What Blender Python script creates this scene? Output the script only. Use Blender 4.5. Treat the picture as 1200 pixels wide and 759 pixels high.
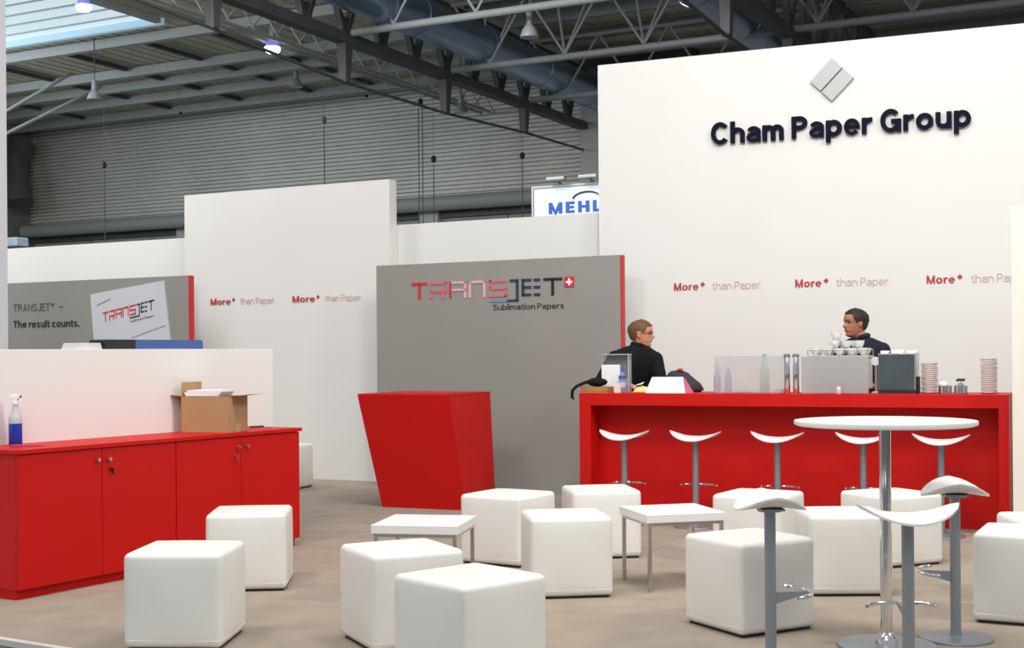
import bpy, bmesh, math, random
from mathutils import Vector, Matrix
random.seed(7)
PI = math.pi
for o in list(bpy.data.objects): bpy.data.objects.remove(o)
C = bpy.context.scene.collection
SC = bpy.context.scene

# ------------------------------------------------------------------ camera
PITCH, ROLL, EYE, FPX = .001683, .008485, 1.334, 1549.0
c, s, cr, sr = math.cos(PITCH), math.sin(PITCH), math.cos(ROLL), math.sin(ROLL)
F0 = Vector((0, c, s)); U0 = Vector((0, -s, c)); R0 = Vector((1, 0, 0))
RX = cr*R0 - sr*U0; UP = sr*R0 + cr*U0
cam = bpy.data.objects.new('camera', bpy.data.cameras.new('camera')); C.objects.link(cam)
m = Matrix.Identity(4)
for i in range(3): m[i][0] = RX[i]; m[i][1] = UP[i]; m[i][2] = -F0[i]
m[2][3] = EYE
cam.matrix_world = m
cam.data.sensor_width = 36; cam.data.lens = FPX/1200*36; cam.data.shift_y = 32.25/1200
cam.data.clip_end = 300
SC.camera = cam

# ------------------------------------------------------------------ world, lights, exposure
SC.view_settings.view_transform = 'Standard'; SC.view_settings.look = 'None'
SC.view_settings.gamma = 1; SC.view_settings.exposure = 0.13; SC.view_settings.use_curve_mapping = False
w = bpy.data.worlds.new('hall_daylight'); SC.world = w; w.use_nodes = True
w.node_tree.nodes['Background'].inputs[0].default_value = (.93, .96, 1, 1)
w.node_tree.nodes['Background'].inputs[1].default_value = .36
def area(name, loc, target, size, power, col=(1, 1, 1), sy=None):
    l = bpy.data.lights.new(name, 'AREA'); l.energy = power; l.size = size; l.color = col
    if sy: l.shape = 'RECTANGLE'; l.size_y = sy
    o = bpy.data.objects.new(name, l); C.objects.link(o); o.location = loc
    o.rotation_euler = (Vector(target)-Vector(loc)).to_track_quat('-Z', 'Y').to_euler()
    return o
area('stand_floodlight', (6.5, 4.0, 6.8), (0.2, 8.5, .5), 1.2, 260, (1, .93, .84))
area('front_fill', (-1.5, -3.5, 8.5), (0, 9, 1.5), 6, 430, (.93, .96, 1))  # added soft fill high behind the camera, lights the stand walls
area('overhead_fill', (.5, 6.5, 9.5), (.5, 7.5, 0), 6, 270, (.98, .98, 1))  # added fill above the stand, lifts upward faces over the sides
area('bar_floodlight', (1.2, 6.2, 6.2), (2.6, 12, 2.3), 1.4, 185, (1, .98, .95))
area('lounge_floodlight', (-3.2, 5.2, 6.0), (-.5, 8.5, .3), 1.0, 120, (1, .95, .88))
area('rear_fill', (-8, 14, 11.0), (-6, 38, 7.0), 7, 3000, (1, .98, .95))  # unseen fill added to brighten the far cladding and trusses
area('hall_skylight_left', (-19.5, 33.5, 9.6), (-4, 33, 7.0), 7, 1100, (.78, .89, 1))

# ------------------------------------------------------------------ materials
def mat(name, col, rough=.6, metal=0, var=0, scale=8, bump=0, bscale=60, emit=None, estr=0, spec=.5, var_col=None, stretch=None):
    m = bpy.data.materials.new(name); m.use_nodes = True
    nt = m.node_tree; b = nt.nodes['Principled BSDF']
    b.inputs['Base Color'].default_value = (*col, 1); b.inputs['Roughness'].default_value = rough
    b.inputs['Metallic'].default_value = metal; b.inputs['Specular IOR Level'].default_value = spec
    tc = nt.nodes.new('ShaderNodeTexCoord'); src = tc.outputs['Object']
    if stretch:
        mp = nt.nodes.new('ShaderNodeMapping'); mp.inputs['Scale'].default_value = stretch
        nt.links.new(src, mp.inputs['Vector']); src = mp.outputs[0]
    if var:
        n = nt.nodes.new('ShaderNodeTexNoise'); n.inputs['Scale'].default_value = scale; n.inputs['Detail'].default_value = 6
        nt.links.new(src, n.inputs['Vector'])
        r = nt.nodes.new('ShaderNodeValToRGB'); r.color_ramp.elements[0].position = .3; r.color_ramp.elements[1].position = .7
        c2 = var_col or tuple(x*(1-var) for x in col)
        r.color_ramp.elements[0].color = (*c2, 1); r.color_ramp.elements[1].color = (*col, 1)
        nt.links.new(n.outputs['Fac'], r.inputs[0]); nt.links.new(r.outputs[0], b.inputs['Base Color'])
    if bump:
        n2 = nt.nodes.new('ShaderNodeTexNoise'); n2.inputs['Scale'].default_value = bscale; n2.inputs['Detail'].default_value = 3
        nt.links.new(src, n2.inputs['Vector'])
        bp = nt.nodes.new('ShaderNodeBump'); bp.inputs['Strength'].default_value = bump; bp.inputs['Distance'].default_value = .01
        nt.links.new(n2.outputs['Fac'], bp.inputs['Height']); nt.links.new(bp.outputs[0], b.inputs['Normal'])
    if emit:
        b.inputs['Emission Color'].default_value = (*emit, 1); b.inputs['Emission Strength'].default_value = estr
    return m
def glassy(name, col, alpha, rough=.1, translucent=False):
    m = bpy.data.materials.new(name); m.use_nodes = True; nt = m.node_tree; nt.nodes.clear()
    o = nt.nodes.new('ShaderNodeOutputMaterial'); mx = nt.nodes.new('ShaderNodeMixShader'); mx.inputs[0].default_value = alpha
    t = nt.nodes.new('ShaderNodeBsdfTransparent'); t.inputs[0].default_value = (*[.5+.5*x for x in col], 1)
    if translucent:
        p = nt.nodes.new('ShaderNodeMixShader'); p.inputs[0].default_value = .5
        d = nt.nodes.new('ShaderNodeBsdfDiffuse'); d.inputs[0].default_value = (*col, 1)
        tr = nt.nodes.new('ShaderNodeBsdfTranslucent'); tr.inputs[0].default_value = (*col, 1)
        nt.links.new(d.outputs[0], p.inputs[1]); nt.links.new(tr.outputs[0], p.inputs[2])
        sock = p.outputs[0]
    else:
        p = nt.nodes.new('ShaderNodeBsdfPrincipled'); p.inputs['Base Color'].default_value = (*col, 1); p.inputs['Roughness'].default_value = rough
        sock = p.outputs[0]
    nt.links.new(t.outputs[0], mx.inputs[1]); nt.links.new(sock, mx.inputs[2]); nt.links.new(mx.outputs[0], o.inputs[0])
    return m
WALL = mat('painted_white_board', (.77, .76, .735), .75, var=.03, scale=1.2, bump=.02, bscale=30)
CREAM = mat('cream_board', (.80, .765, .68), .7, var=.03, scale=1.5)
GREY = mat('grey_laminate', (.30, .29, .265), .55, var=.05, scale=1.5)
RED = mat('red_laminate', (.54, .006, .004), .5, var=.05, scale=2, spec=.22)
REDEDGE = mat('red_edge', (.55, .015, .02), .5)
LEATHER = mat('white_leatherette', (.80, .79, .745), .45, var=.03, scale=5, bump=.05, bscale=45)
BLACK = mat('black_plastic', (.012, .012, .014), .5, bump=.02)
CARPET = mat('beige_carpet', (.39, .325, .265), .95, var=.16, scale=4.5, bump=.5, bscale=260, spec=.1)
CONC = mat('grey_screed', (.10, .13, .13), .7, var=.2, scale=3)
TRIM = mat('pale_edge_strip', (.6, .6, .56), .5)
CHROME = mat('chrome', (.80, .80, .82), .12, 1)
STEEL = mat('brushed_steel', (.55, .53, .48), .3, 1, bump=.02)
ALU = mat('grey_painted_metal', (.30, .34, .38), .42, .6)
SEAT = mat('white_seat_plastic', (.82, .81, .80), .3)
TABLE = mat('white_table_laminate', (.82, .81, .79), .35)
NAVY = mat('navy_letters', (.006, .006, .02), .7, spec=.1)
SILVER = mat('satin_silver', (.42, .43, .43), .5, .2)
MORE = mat('dark_red_print', (.42, .05, .05), .7)
THAN = mat('faded_red_print', (.60, .44, .41), .8)
CHAR = mat('charcoal_print', (.03, .032, .04), .6)
DKGREY = mat('dark_grey_print', (.10, .105, .11), .6)
ROOF = mat('roof_deck', (.74, .68, .52), .8, var=.15, scale=.6)
BEAM = mat('pale_roof_beam', (.50, .52, .49), .7, var=.1)
CORR = mat('galvanised_cladding', (.80, .79, .73), .55, .1, var=.12, scale=.4)
DARKSTEEL = mat('dark_truss_steel', (.12, .125, .125), .6, var=.2, scale=2)
TUBE = mat('grey_truss_tube', (.30, .32, .33), .55)
PALE = mat('pale_lattice_steel', (.50, .50, .47), .6)
DUCT = mat('ventilation_duct_metal', (.28, .38, .55), .28, .9, bump=.05, bscale=4)
CONCRETE = mat('hall_concrete', (.60, .60, .55), .85, var=.2, scale=1.5)
PANELC = mat('hall_concrete_panel', (.42, .41, .36), .85, var=.12, scale=1)
SKY = mat('skylight_sheet', (.5, .6, .65), .5, emit=(.66, .80, .88), estr=.72)
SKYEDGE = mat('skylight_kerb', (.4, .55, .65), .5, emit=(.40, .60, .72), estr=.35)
LAMPON = mat('lit_lamp', (1, 1, 1), .5, emit=(.92, .93, 1), estr=9)
LAMPSH = mat('lamp_reflector', (.45, .47, .5), .4, .3)
LAMPBL = mat('lit_lamp_reflector', (.35, .35, .75), .4, emit=(.25, .25, .9), estr=.5)
KRAFT = mat('cardboard', (.44, .27, .13), .85, var=.08, scale=4)
PAPER = mat('white_paper', (.84, .84, .84), .8)
PINK = mat('magenta_card', (.55, .10, .22), .7)
BLUE = mat('blue_liquid', (.005, .045, .42), .25)
BLUECASE = mat('blue_case', (.055, .12, .33), .5)
DKCASE = mat('dark_case', (.012, .018, .022), .5)
CLEAR = glassy('clear_plastic', (.8, .84, .86), .16, .08)
FOGGY = glassy('milky_plastic', (.60, .62, .66), .75, .3)
FROST = glassy('frosted_acrylic', (.80, .80, .80), .42, translucent=True)
FROST2 = glassy('frosted_acrylic_dense', (.66, .67, .66), .80, translucent=True)
GREENGL = glassy('green_glass', (.22, .62, .36), .75, .1)
LILAC = glassy('lilac_bottle', (.35, .30, .62), .55, .1)
BLUELAB = mat('blue_label', (.03, .10, .50), .5)
LILCAP = mat('pale_lilac_plastic', (.72, .55, .70), .5)
PORC = mat('white_porcelain', (.86, .86, .85), .2)
PORC2 = mat('saucer_glaze', (.80, .76, .72), .25)
CAVEAT = mat('machine_dark_glass', (.10, .135, .15), .12, .3, var=.3, scale=6)
WOOD = mat('light_brown_wood', (.42, .20, .06), .6, var=.2, scale=10)
YELLOW = mat('yellow_paper', (.75, .72, .28), .8)
ORANGE = mat('orange_plastic', (.70, .22, .03), .5)
SIGNW = mat('pale_blue_sign', (.66, .76, .82), .5)
SIGNB = mat('sign_blue', (.015, .09, .42), .5)
SKIN = mat('skin_rosy', (.60, .26, .17), .55, spec=.3)
SKIN2 = mat('skin_tan', (.40, .18, .11), .55, spec=.3)
HAIR1 = mat('hair_light_brown', (.17, .085, .04), .7, var=.4, scale=60, bump=.3, bscale=150)
HAIR2 = mat('hair_dark_brown', (.014, .010, .008), .6, bump=.3, bscale=150)
COAT = mat('black_wool', (.009, .009, .010), .9, bump=.2, bscale=120, spec=.2)
SHIRT = mat('dark_navy_cloth', (.012, .013, .028), .85, bump=.1, bscale=100, spec=.3)
TROUS = mat('dark_trousers', (.02, .02, .025), .9)
EYEW = mat('eye_dark', (.02, .015, .012), .2)
LIP = mat('lip', (.33, .10, .08), .5)

# ------------------------------------------------------------------ mesh helpers
class M:
    def __init__(self): self.v = []; self.f = []
    def add(self, vs, fs):
        n = len(self.v); self.v += [tuple(p) for p in vs]; self.f += [tuple(i+n for i in q) for q in fs]; return self
    def box(self, x0, x1, y0, y1, z0, z1, mx=None):
        vs = [Vector((x, y, z)) for z in (z0, z1) for y in (y0, y1) for x in (x0, x1)]
        if mx: vs = [mx @ p for p in vs]
        return self.add(vs, [(0, 2, 3, 1), (4, 5, 7, 6), (0, 1, 5, 4), (2, 6, 7, 3), (0, 4, 6, 2), (1, 3, 7, 5)])
    def prism(self, pts, y0, y1):            # polygon in local x,z, extruded along y (counter-clockwise seen from -y)
        n = len(pts); vs = [(x, y0, z) for x, z in pts]+[(x, y1, z) for x, z in pts]
        fs = [tuple(range(n)), tuple(range(2*n-1, n-1, -1))]+[(i, i+n, (i+1) % n+n, (i+1) % n) for i in range(n)]
        return self.add(vs, fs)
    def bar(self, p, q, w, h=None):          # square bar from p to q
        p, q = Vector(p), Vector(q); d = (q-p); L = d.length; d.normalize(); h = h or w
        up = Vector((0, 0, 1)) if abs(d.z) < .95 else Vector((0, 1, 0))
        x = d.cross(up).normalized(); y = x.cross(d).normalized()
        vs = [b+x*(i*w/2)+y*(j*h/2) for b in (p, q) for j in (-1, 1) for i in (-1, 1)]
        return self.add(vs, [(0, 1, 3, 2), (4, 6, 7, 5), (0, 4, 5, 1), (2, 3, 7, 6), (0, 2, 6, 4), (1, 5, 7, 3)])
    def path(self, pts, rads, n=12, closed=False):
        pts = [Vector(p) for p in pts]
        if not isinstance(rads, (list, tuple)): rads = [rads]*len(pts)
        rings = []; prev = None
        for i, p in enumerate(pts):
            a = pts[i-1] if (i > 0 or closed) else p; b = pts[(i+1) % len(pts)] if (i < len(pts)-1 or closed) else p
            d = (b-a).normalized()
            if prev is None:
                u = d.cross(Vector((0, 0, 1)))
                if u.length < .1: u = d.cross(Vector((0, 1, 0)))
                u.normalize()
            else:
                u = (prev-d*prev.dot(d)).normalized()
            prev = u; vv = d.cross(u)
            rings.append([p+(u*math.cos(t)+vv*math.sin(t))*rads[i] for t in [2*PI*k/n for k in range(n)]])
        vs = [q for r in rings for q in r]; fs = []
        m_ = len(rings)
        for i in range(m_ if closed else m_-1):
            for k in range(n):
                a, b = i*n+k, i*n+(k+1) % n; e, f_ = ((i+1) % m_)*n+k, ((i+1) % m_)*n+(k+1) % n
                fs.append((a, b, f_, e))
        if not closed: fs += [tuple(range(n-1, -1, -1)), tuple((m_-1)*n+k for k in range(n))]
        return self.add(vs, fs)
    def lathe(self, prof, n=24, cx=0, cy=0, sx=1, sy=1):   # profile of (r,z) bottom -> top
        vs = []; fs = []; m_ = len(prof)
        for r, z in prof:
            for k in range(n): t = 2*PI*k/n; vs.append((cx+max(r, 1e-4)*math.cos(t)*sx, cy+max(r, 1e-4)*math.sin(t)*sy, z))
        for i in range(m_-1):
            for k in range(n):
                a, b = i*n+k, i*n+(k+1) % n
                fs.append((a, b, b+n, a+n))
        fs += [tuple(range(n-1, -1, -1)), tuple((m_-1)*n+k for k in range(n))]
        return self.add(vs, fs)
    def ball(self, c_, r, n=16, m_=10):
        if not isinstance(r, (tuple, list)): r = (r, r, r)
        prof = [(math.sin(PI*i/m_), -math.cos(PI*i/m_)) for i in range(m_+1)]
        t = M().lathe(prof, n); return self.add([(c_[0]+x*r[0], c_[1]+y*r[1], c_[2]+z*r[2]) for x, y, z in t.v], t.f)
    def build(self, name, material, parent=None, loc=(0, 0, 0), rotz=0, smooth=None, bevel=0, seg=2, kind=None, label=None, weld=False):
        me = bpy.data.meshes.new(name); me.from_pydata(self.v, [], self.f); me.validate()
        bm = bmesh.new(); bm.from_mesh(me)
        if weld: bmesh.ops.remove_doubles(bm, verts=bm.verts, dist=1e-5)
        bmesh.ops.recalc_face_normals(bm, faces=bm.faces); bm.to_mesh(me); bm.free()
        me.materials.append(material)
        if smooth:
            for p in me.polygons: p.use_smooth = True
            me.set_sharp_from_angle(angle=math.radians(smooth))
        o = bpy.data.objects.new(name, me); C.objects.link(o)
        o.location = loc; o.rotation_euler = (0, 0, rotz)
        if parent: o.parent = parent
        if bevel:
            b = o.modifiers.new('b', 'BEVEL'); b.width = bevel; b.segments = seg; b.limit_method = 'ANGLE'
            if not smooth:
                for p in me.polygons: p.use_smooth = True
                b.harden_normals = True
        if kind: o['kind'] = kind
        if label: o['label'] = label
        return o
def thing(name, label, cat, loc=(0, 0, 0), rotz=0, group=None):
    o = bpy.data.objects.new(name, None); C.objects.link(o); o.location = loc; o.rotation_euler = (0, 0, rotz)
    o.empty_display_size = .1
    return tag(o, label, cat, group)
def tag(o, label, cat, group=None, kind=None):
    o['label'] = label; o['category'] = cat
    if group: o['group'] = group
    if kind: o['kind'] = kind
    return o
def dup(root, loc, rotz, label, group=None):
    r = root.copy(); C.objects.link(r); r.location = loc; r.rotation_euler = (0, 0, rotz); r['label'] = label
    if group: r['group'] = group
    for ch in list(root.children):
        k = ch.copy(); C.objects.link(k); k.parent = r
        for g in list(ch.children):
            d = g.copy(); C.objects.link(d); d.parent = k
    return r
# lettering: a plain sans drawn as ribbons of constant stroke width ----------
def arc(cx, cy, rx, ry, a0, a1, n=12):
    return [(cx+rx*math.cos(math.radians(a0+(a1-a0)*i/n)), cy+ry*math.sin(math.radians(a0+(a1-a0)*i/n))) for i in range(n+1)]
def glyph(ch, w):
    """returns advance width and strokes (points, closed); cap height 1, x-height .71"""
    h = w/2; X = .71; W_ = .60
    n_arch = lambda x0, x1: [(x0, .30)]+arc((x0+x1)/2, .42, (x1-x0)/2, X-h-.42, 180, 0, 10)+[(x1, 0)]
    if ch in 'oO': W_ = .66; return W_, [(arc(W_/2, X/2, W_/2-h, X/2-h+.012, 0, 360, 24)[:-1], 1)]
    if ch == 'c': return .58, [(arc(.31, X/2, .31-h, X/2-h+.012, 42, 318, 18), 0)]
    if ch == 'C': return .74, [(arc(.39, .5, .39-h, .5-h+.012, 40, 320, 22), 0)]
    if ch == 'G': W_ = .80; return W_, [(arc(.40, .5, .40-h, .5-h+.012, 42, 322, 22)+[(W_-h, .22)], 0), ([(W_*.52, .47), (W_-h, .47), (W_-h, .0)], 0)]
    if ch == 'h': return W_, [([(h, 0), (h, 1)], 0), (n_arch(h, W_-h), 0)]
    if ch == 'n': return W_, [([(h, 0), (h, X)], 0), (n_arch(h, W_-h), 0)]
    if ch == 'm': W_ = .88; return W_, [([(h, 0), (h, X)], 0), (n_arch(h, W_/2), 0), (n_arch(W_/2, W_-h), 0)]
    if ch == 'u': return W_, [([(h, X), (h, .29)]+arc(W_/2, .29, W_/2-h, .29-h, 180, 360, 10)+[(W_-h, .40)], 0), ([(W_-h, 0), (W_-h, X)], 0)]
    if ch == 'r': return .40, [([(h, 0), (h, X)], 0), ([(h, .30)]+arc(.36, .40, .36-h, X-h-.40, 180, 85, 8)+[(.41, X-h)], 0)]
    if ch == 'a': W_ = .58; return W_, [([(W_-h, 0), (W_-h, .46)]+arc(W_/2+.01, .46, W_/2-h-.01, X-h-.46, 0, 165, 10), 0),
                                      ([(W_-h, .41), (W_*.45, .40-h*.2)]+arc(W_*.40, .205, W_*.40-h, .195-h*.8, 95, 270, 9)+[(W_*.55, h*1.0), (W_-h, .17)], 0)]
    if ch == 'e': W_ = .62; return W_, [([(h, .37), (W_-h, .37)]+arc(W_/2, X/2, W_/2-h, X/2-h+.012, 12, 322, 22), 0)]
    if ch in 'pb': W_ = .64; return W_, [([(h, -.28), (h, X)] if ch == 'p' else [(h, 0), (h, 1)], 0), (arc(W_/2, X/2, W_/2-h, X/2-h+.012, 0, 360, 22)[:-1], 1)]
    if ch == 'P': return .64, [([(h, 0), (h, 1-h), (.34, 1-h)]+arc(.34, .70, .30-h, .30-h, 90, -90, 10)+[(h, .40+h)], 0)]
    if ch == 'R': return .68, [([(h, 0), (h, 1-h), (.34, 1-h)]+arc(.34, .73, .30-h, .27-h, 90, -90, 10)+[(h, .46+h)], 0), ([(.36, .46+h), (.66-h, 0)], 0)]
    if ch == 'l': return w, [([(h, 0), (h, 1)], 0)]
    if ch == 'i': return w, [([(h, 0), (h, X)], 0), ([(h, .84), (h, 1)], 0)]
    if ch == 't': return .36, [([(.15, .90), (.15, .16)]+arc(.15+.12, .16, .12, .16-h, 180, 270, 5)+[(.36, h)], 0), ([(0, X-h), (.36, X-h)], 0)]
    if ch in 'sS':
        k, W_ = (X, .54) if ch == 's' else (1, .64)
        return W_, [(arc(W_/2, k*.745, W_/2-h, k*.255-h, 28, 250, 12)+arc(W_/2, k*.255, W_/2-h, k*.255-h+.0, 70, -152, 12), 0)]
    if ch == 'M': W_ = .84; return W_, [([(h, 0), (h, 1)], 0), ([(W_-h, 0), (W_-h, 1)], 0), ([(h, 1-h*.3), (W_/2, h*.6), (W_-h, 1-h*.3)], 0)]
    if ch == 'T': return .62, [([(0, 1-h), (.62, 1-h)], 0), ([(.31, 0), (.31, 1-h)], 0)]
    if ch == 'A': return .70, [([(h, 0), (.35, 1-h*.4), (.70-h, 0)], 0), ([(.15, .30), (.55, .30)], 0)]
    if ch == 'N': return .68, [([(h, 0), (h, 1-h*.5), (.68-h, h*.5), (.68-h, 1)], 0)]
    if ch == 'J': return .48, [([(.48-h, 1), (.48-h, .24)]+arc(.24, .24, .24-h, .24-h, 0, -170, 8), 0)]
    if ch == 'E': return .54, [([(.54, 1-h), (h, 1-h), (h, h), (.54, h)], 0), ([(h, .51), (.50, .51)], 0)]
    if ch == 'H': return .68, [([(h, 0), (h, 1)], 0), ([(.68-h, 0), (.68-h, 1)], 0), ([(h, .51), (.68-h, .51)], 0)]
    if ch == 'L': return .50, [([(h, 1), (h, h), (.50, h)], 0)]
    if ch == '.': return w, [([(h, 0), (h, w)], 0)]
    if ch == '-': return .5, [([(0, .42), (.5, .42)], 0)]
    if ch == '®': return .4, [(arc(.2, .8, .16, .16, 0, 360, 12)[:-1], 1)]
    return .24, []
def ribbon(t, pts, closed, w, y0, y1, X):
    pts = [p for i, p in enumerate(pts) if i == 0 or (Vector(p)-Vector(pts[i-1])).length > .004]
    n = len(pts); L_, R_ = [], []
    for i in range(n):
        p = Vector(pts[i]); a = Vector(pts[i-1]) if (i or closed) else None; b = Vector(pts[(i+1) % n]) if (i < n-1 or closed) else None
        d1 = (p-a).normalized() if a is not None else (b-p).normalized(); d2 = (b-p).normalized() if b is not None else d1
        m_ = d1+d2
        m_ = m_.normalized() if m_.length > 1e-4 else d1
        nn = Vector((-m_.y, m_.x)); k = min(2.2, 1/max(.2, nn.dot(Vector((-d1.y, d1.x)))))
        L_.append(p+nn*w/2*k); R_.append(p-nn*w/2*k)
    vs = []
    for l_, r_ in zip(L_, R_):
        for q in (l_, r_):
            x, z = X(q); vs += [(x, y0, z), (x, y1, z)]
    fs = []
    for i in range(n if closed else n-1):
        a, b = 4*i, 4*((i+1) % n)
        fs += [(a, a+2, b+2, b), (a+1, b+1, b+3, a+3), (a, b, b+1, a+1), (a+2, a+3, b+3, b+2)]
    if not closed: fs += [(0, 1, 3, 2), (4*n-4, 4*n-2, 4*n-1, 4*n-3)]
    t.add(vs, fs)
def letters(body, x0, width, z0, cap, depth=.004, y=-.0005, w=.12, slope=0, gap=.10):
    adv = []; x = 0
    for ch in body:
        W_, st_ = glyph(ch, w); adv.append(x); x += W_+(gap if ch != ' ' else 0)
    k = width/(x-gap); out = []
    for ch, ax in zip(body, adv):
        w2 = w*.84 if ch in 'aes' and w > .14 else w
        W_, st_ = glyph(ch, w2)
        if not st_: continue
        t = M()
        for j, (pts, cl_) in enumerate(st_):
            e = j*depth*.02
            ribbon(t, pts, cl_, w2, y-depth-e, y, lambda q: (x0+(ax+q.x)*k, z0+q.y*cap+(ax+q.x)*k*slope))
        out.append(t)
    return out
def text_m(*a, **kw):
    t = M()
    for l_ in letters(*a, **kw): t.add(l_.v, l_.f)
    return t

# ------------------------------------------------------------------ floor
TE = -.54
ex, ey = math.cos(TE), math.sin(TE)
def E(a, b, z=0): return (-2.2+ex*a-ey*b, 6.17+ey*a+ex*b, z)
fl = M().add([(-90, -30, -.03), (60, -30, -.03), (60, 80, -.03), (-90, 80, -.03)], [(0, 1, 2, 3)]).build('floor', CONC, kind='structure')
cp = M()
cp.add([E(-7, 0, 0), E(12, 0, 0), E(12, 14, 0), E(-7, 14, 0), E(-7, 0, -.03), E(12, 0, -.03), E(12, 14, -.03), E(-7, 14, -.03)],
       [(0, 1, 2, 3), (0, 4, 5, 1), (1, 5, 6, 2), (2, 6, 7, 3), (3, 7, 4, 0)])
cp.build('carpet_floor', CARPET, kind='structure')
M().bar(E(-7, -.02, -.012), E(12, -.02, -.012), .04, .03).build('trim_1', TRIM, kind='structure')

# ------------------------------------------------------------------ stand walls
TL, TR = -.473, -.404
PL = Vector((-3.73, 15.105, 0)); nL = Vector((-math.sin(TL), math.cos(TL), 0)); aL = Vector((math.cos(TL), math.sin(TL), 0))
PR = Vector((.833, 12.77, 0)); nR = Vector((-math.sin(TR), math.cos(TR), 0)); aR = Vector((math.cos(TR), math.sin(TR), 0))
wl = M().box(0, 2.761, 0, .14, 0, 3.173).build('wall_left', WALL, loc=PL, rotz=TL, kind='structure')
wb = M().box(-7.5, 5.6, 0, .06, 0, 2.706).build('wall_back', WALL, loc=PL+nL*.15, rotz=TL, kind='structure')
wr = M().box(.02, 8.5, 0, .12, 0, 4.11).build('wall_right', WALL, loc=PR, rotz=TR, kind='structure')
def slogan(parent, x0, z0, wm, wt):
    text_m('More', x0, wm, z0, .072, w=.19).build('bold_lettering', MORE, parent)
    d = .024; cx, cz = x0+wm+.042, z0+.052
    M().prism([(cx-d, cz), (cx, cz-d), (cx+d, cz), (cx, cz+d)], -.004, 0).build('diamond_mark', MORE, parent)
    text_m('than Paper.', x0+wm+.135, wt, z0, .072, w=.10).build('light_lettering', THAN, parent)
slogan(wl, .371, 1.912, .285, .485); slogan(wl, 1.508, 1.912, .295, .475)
for x0 in (.763, 1.902, 3.048): slogan(wr, x0, 1.915, .235, .47)

# raised sign
sg = thing('wall_sign', 'black raised lettering reading Cham Paper Group on tall white wall', 'sign', PR, TR)
for t in letters('Cham Paper Group', 1.14, 2.29, 3.262, .200, depth=.03, y=-.012, w=.185, gap=.085):
    t.build('letter', NAVY, sg)
dm = thing('wall_emblem', 'silver tilted square emblem split in two above the black lettering', 'emblem', PR+aR*2.25+Vector((0, 0, 3.768)), TR)
for k in (-1, 1):
    q = M().box(.006 if k > 0 else -.135, .135 if k > 0 else -.006, -.035, -.003, -.138, .138, Matrix.Rotation(PI/4, 4, 'Y'))
    q.build('emblem_half', SILVER, dm, bevel=.003)

# ------------------------------------------------------------------ grey display panels
def transjet(parent, X, Z, sc, hgt, y0, y1, mats, slope=0, w=16, yb=None):
    """X(cx) along the panel, Z base; strokes as (x0,h0,x1,h1) in crop units / letter heights"""
    hw = w*.5; t = .15
    def put(name, rects, m_):
        q = M()
        for x0, h0, x1, h1 in rects:
            P = [(X+sc*x, Z+hgt*h+sc*x*slope) for x, h in ((x0, h0), (x1, h0), (x1, h1), (x0, h1))]
            q.prism(P, y0, y1)
        q.build(name, m_, parent)
    put('letter_t', [(0, 1-t, 105, 1), (52-hw, 0, 52+hw, 1)], mats[0])
    put('letter_r', [(125, 1-t, 235, 1), (125, 0, 125+w, .5), (125, .38, 235, .52), (235-w, .5, 235, 1), (200, 0, 200+w, .4)], mats[1])
    put('letter_a', [(253, 0, 253+w*.7, 1)], mats[0])
    put('letter_a', [(268, 1-t, 365, 1), (268, .42, 365, .56), (365-w, 0, 365, 1)], mats[2])
    put('letter_n', [(380, 1-t, 490, 1), (380, 0, 380+w, 1), (490-w, 0, 490, 1)], mats[2])
    put('letter_s', [(513, 1-t, 627, 1), (513, .42, 627, .57), (513, 0, 627, t), (513, .5, 513+w, 1), (627-w, 0, 627, .5)], mats[1])
    put('letter_j', [(645, 1-t, 700, 1), (700-w, -.3, 700, 1)], mats[4])
    put('letter_tail', [(515, -.3, 625, -.17)], mats[3]); put('letter_tail', [(625, -.3, 690, -.17)], mats[4])
    put('letter_e', [(720, 0, 720+w, 1)]+[r for h in (0, .43, 1-t) for r in ((720, h, 780, h+t), (795, h, 835, h+t))], mats[4])
    put('letter_t', [(855, 1-t, 970, 1), (912-hw, 0, 912+hw, 1)], mats[5])
LM = [mat('logo_red', (.62, .03, .025), .4), mat('logo_rose', (.62, .16, .19), .4), mat('logo_pale_pink', (.72, .42, .45), .4),
      mat('logo_blue', (.13, .30, .45), .4), mat('logo_navy', (.025, .05, .09), .35), mat('logo_black', (.015, .018, .022), .35)]
g1 = thing('exhibition_board', 'large freestanding grey panel with TRANSJET logo behind the red desk', 'panel', PL-nL*.45, TL)
M().box(2.884, 5.548, 0, .075, 0, 2.236).build('panel_board', GREY, g1)
M().box(5.549, 5.562, -.001, .076, 0, 2.236).build('edge_strip', REDEDGE, g1)
transjet(g1, 3.305, 1.883, 1.705/1000, .165, -.008, .001, LM)
text_m('Sublimation Papers', 4.22, .755, 1.757, .055, w=.13).build('lettering', CHAR, g1)
M().box(4.985, 5.082, -.008, .001, 1.955, 2.052).build('swiss_cross_tile', mat('cross_red', (.6, .02, .03), .4), g1)
cr_ = M(); cr_.box(5.0, 5.067, -.010, -.007, 1.993, 2.014); cr_.box(5.023, 5.044, -.0101, -.0071, 1.970, 2.037)
cr_.build('white_cross', PAPER, g1)
g2 = thing('exhibition_board', 'grey panel printed The result counts behind the cabinets', 'panel', PL-nL*.3, TL)
M().box(-4.2, .31, 0, .075, 0, 2.235).build('panel_board', GREY, g2)
M().box(.311, .324, -.001, .076, 0, 2.235).build('edge_strip', REDEDGE, g2)
text_m('TRANSJET', -2.40, .60, 1.893, .088, w=.11).build('lettering', DKGREY, g2)
text_m('®  -', -1.78, .19, 1.903, .075).build('lettering', DKGREY, g2)
text_m('The result counts.', -2.40, 1.07, 1.697, .085, w=.18).build('bold_lettering', CHAR, g2)
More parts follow.
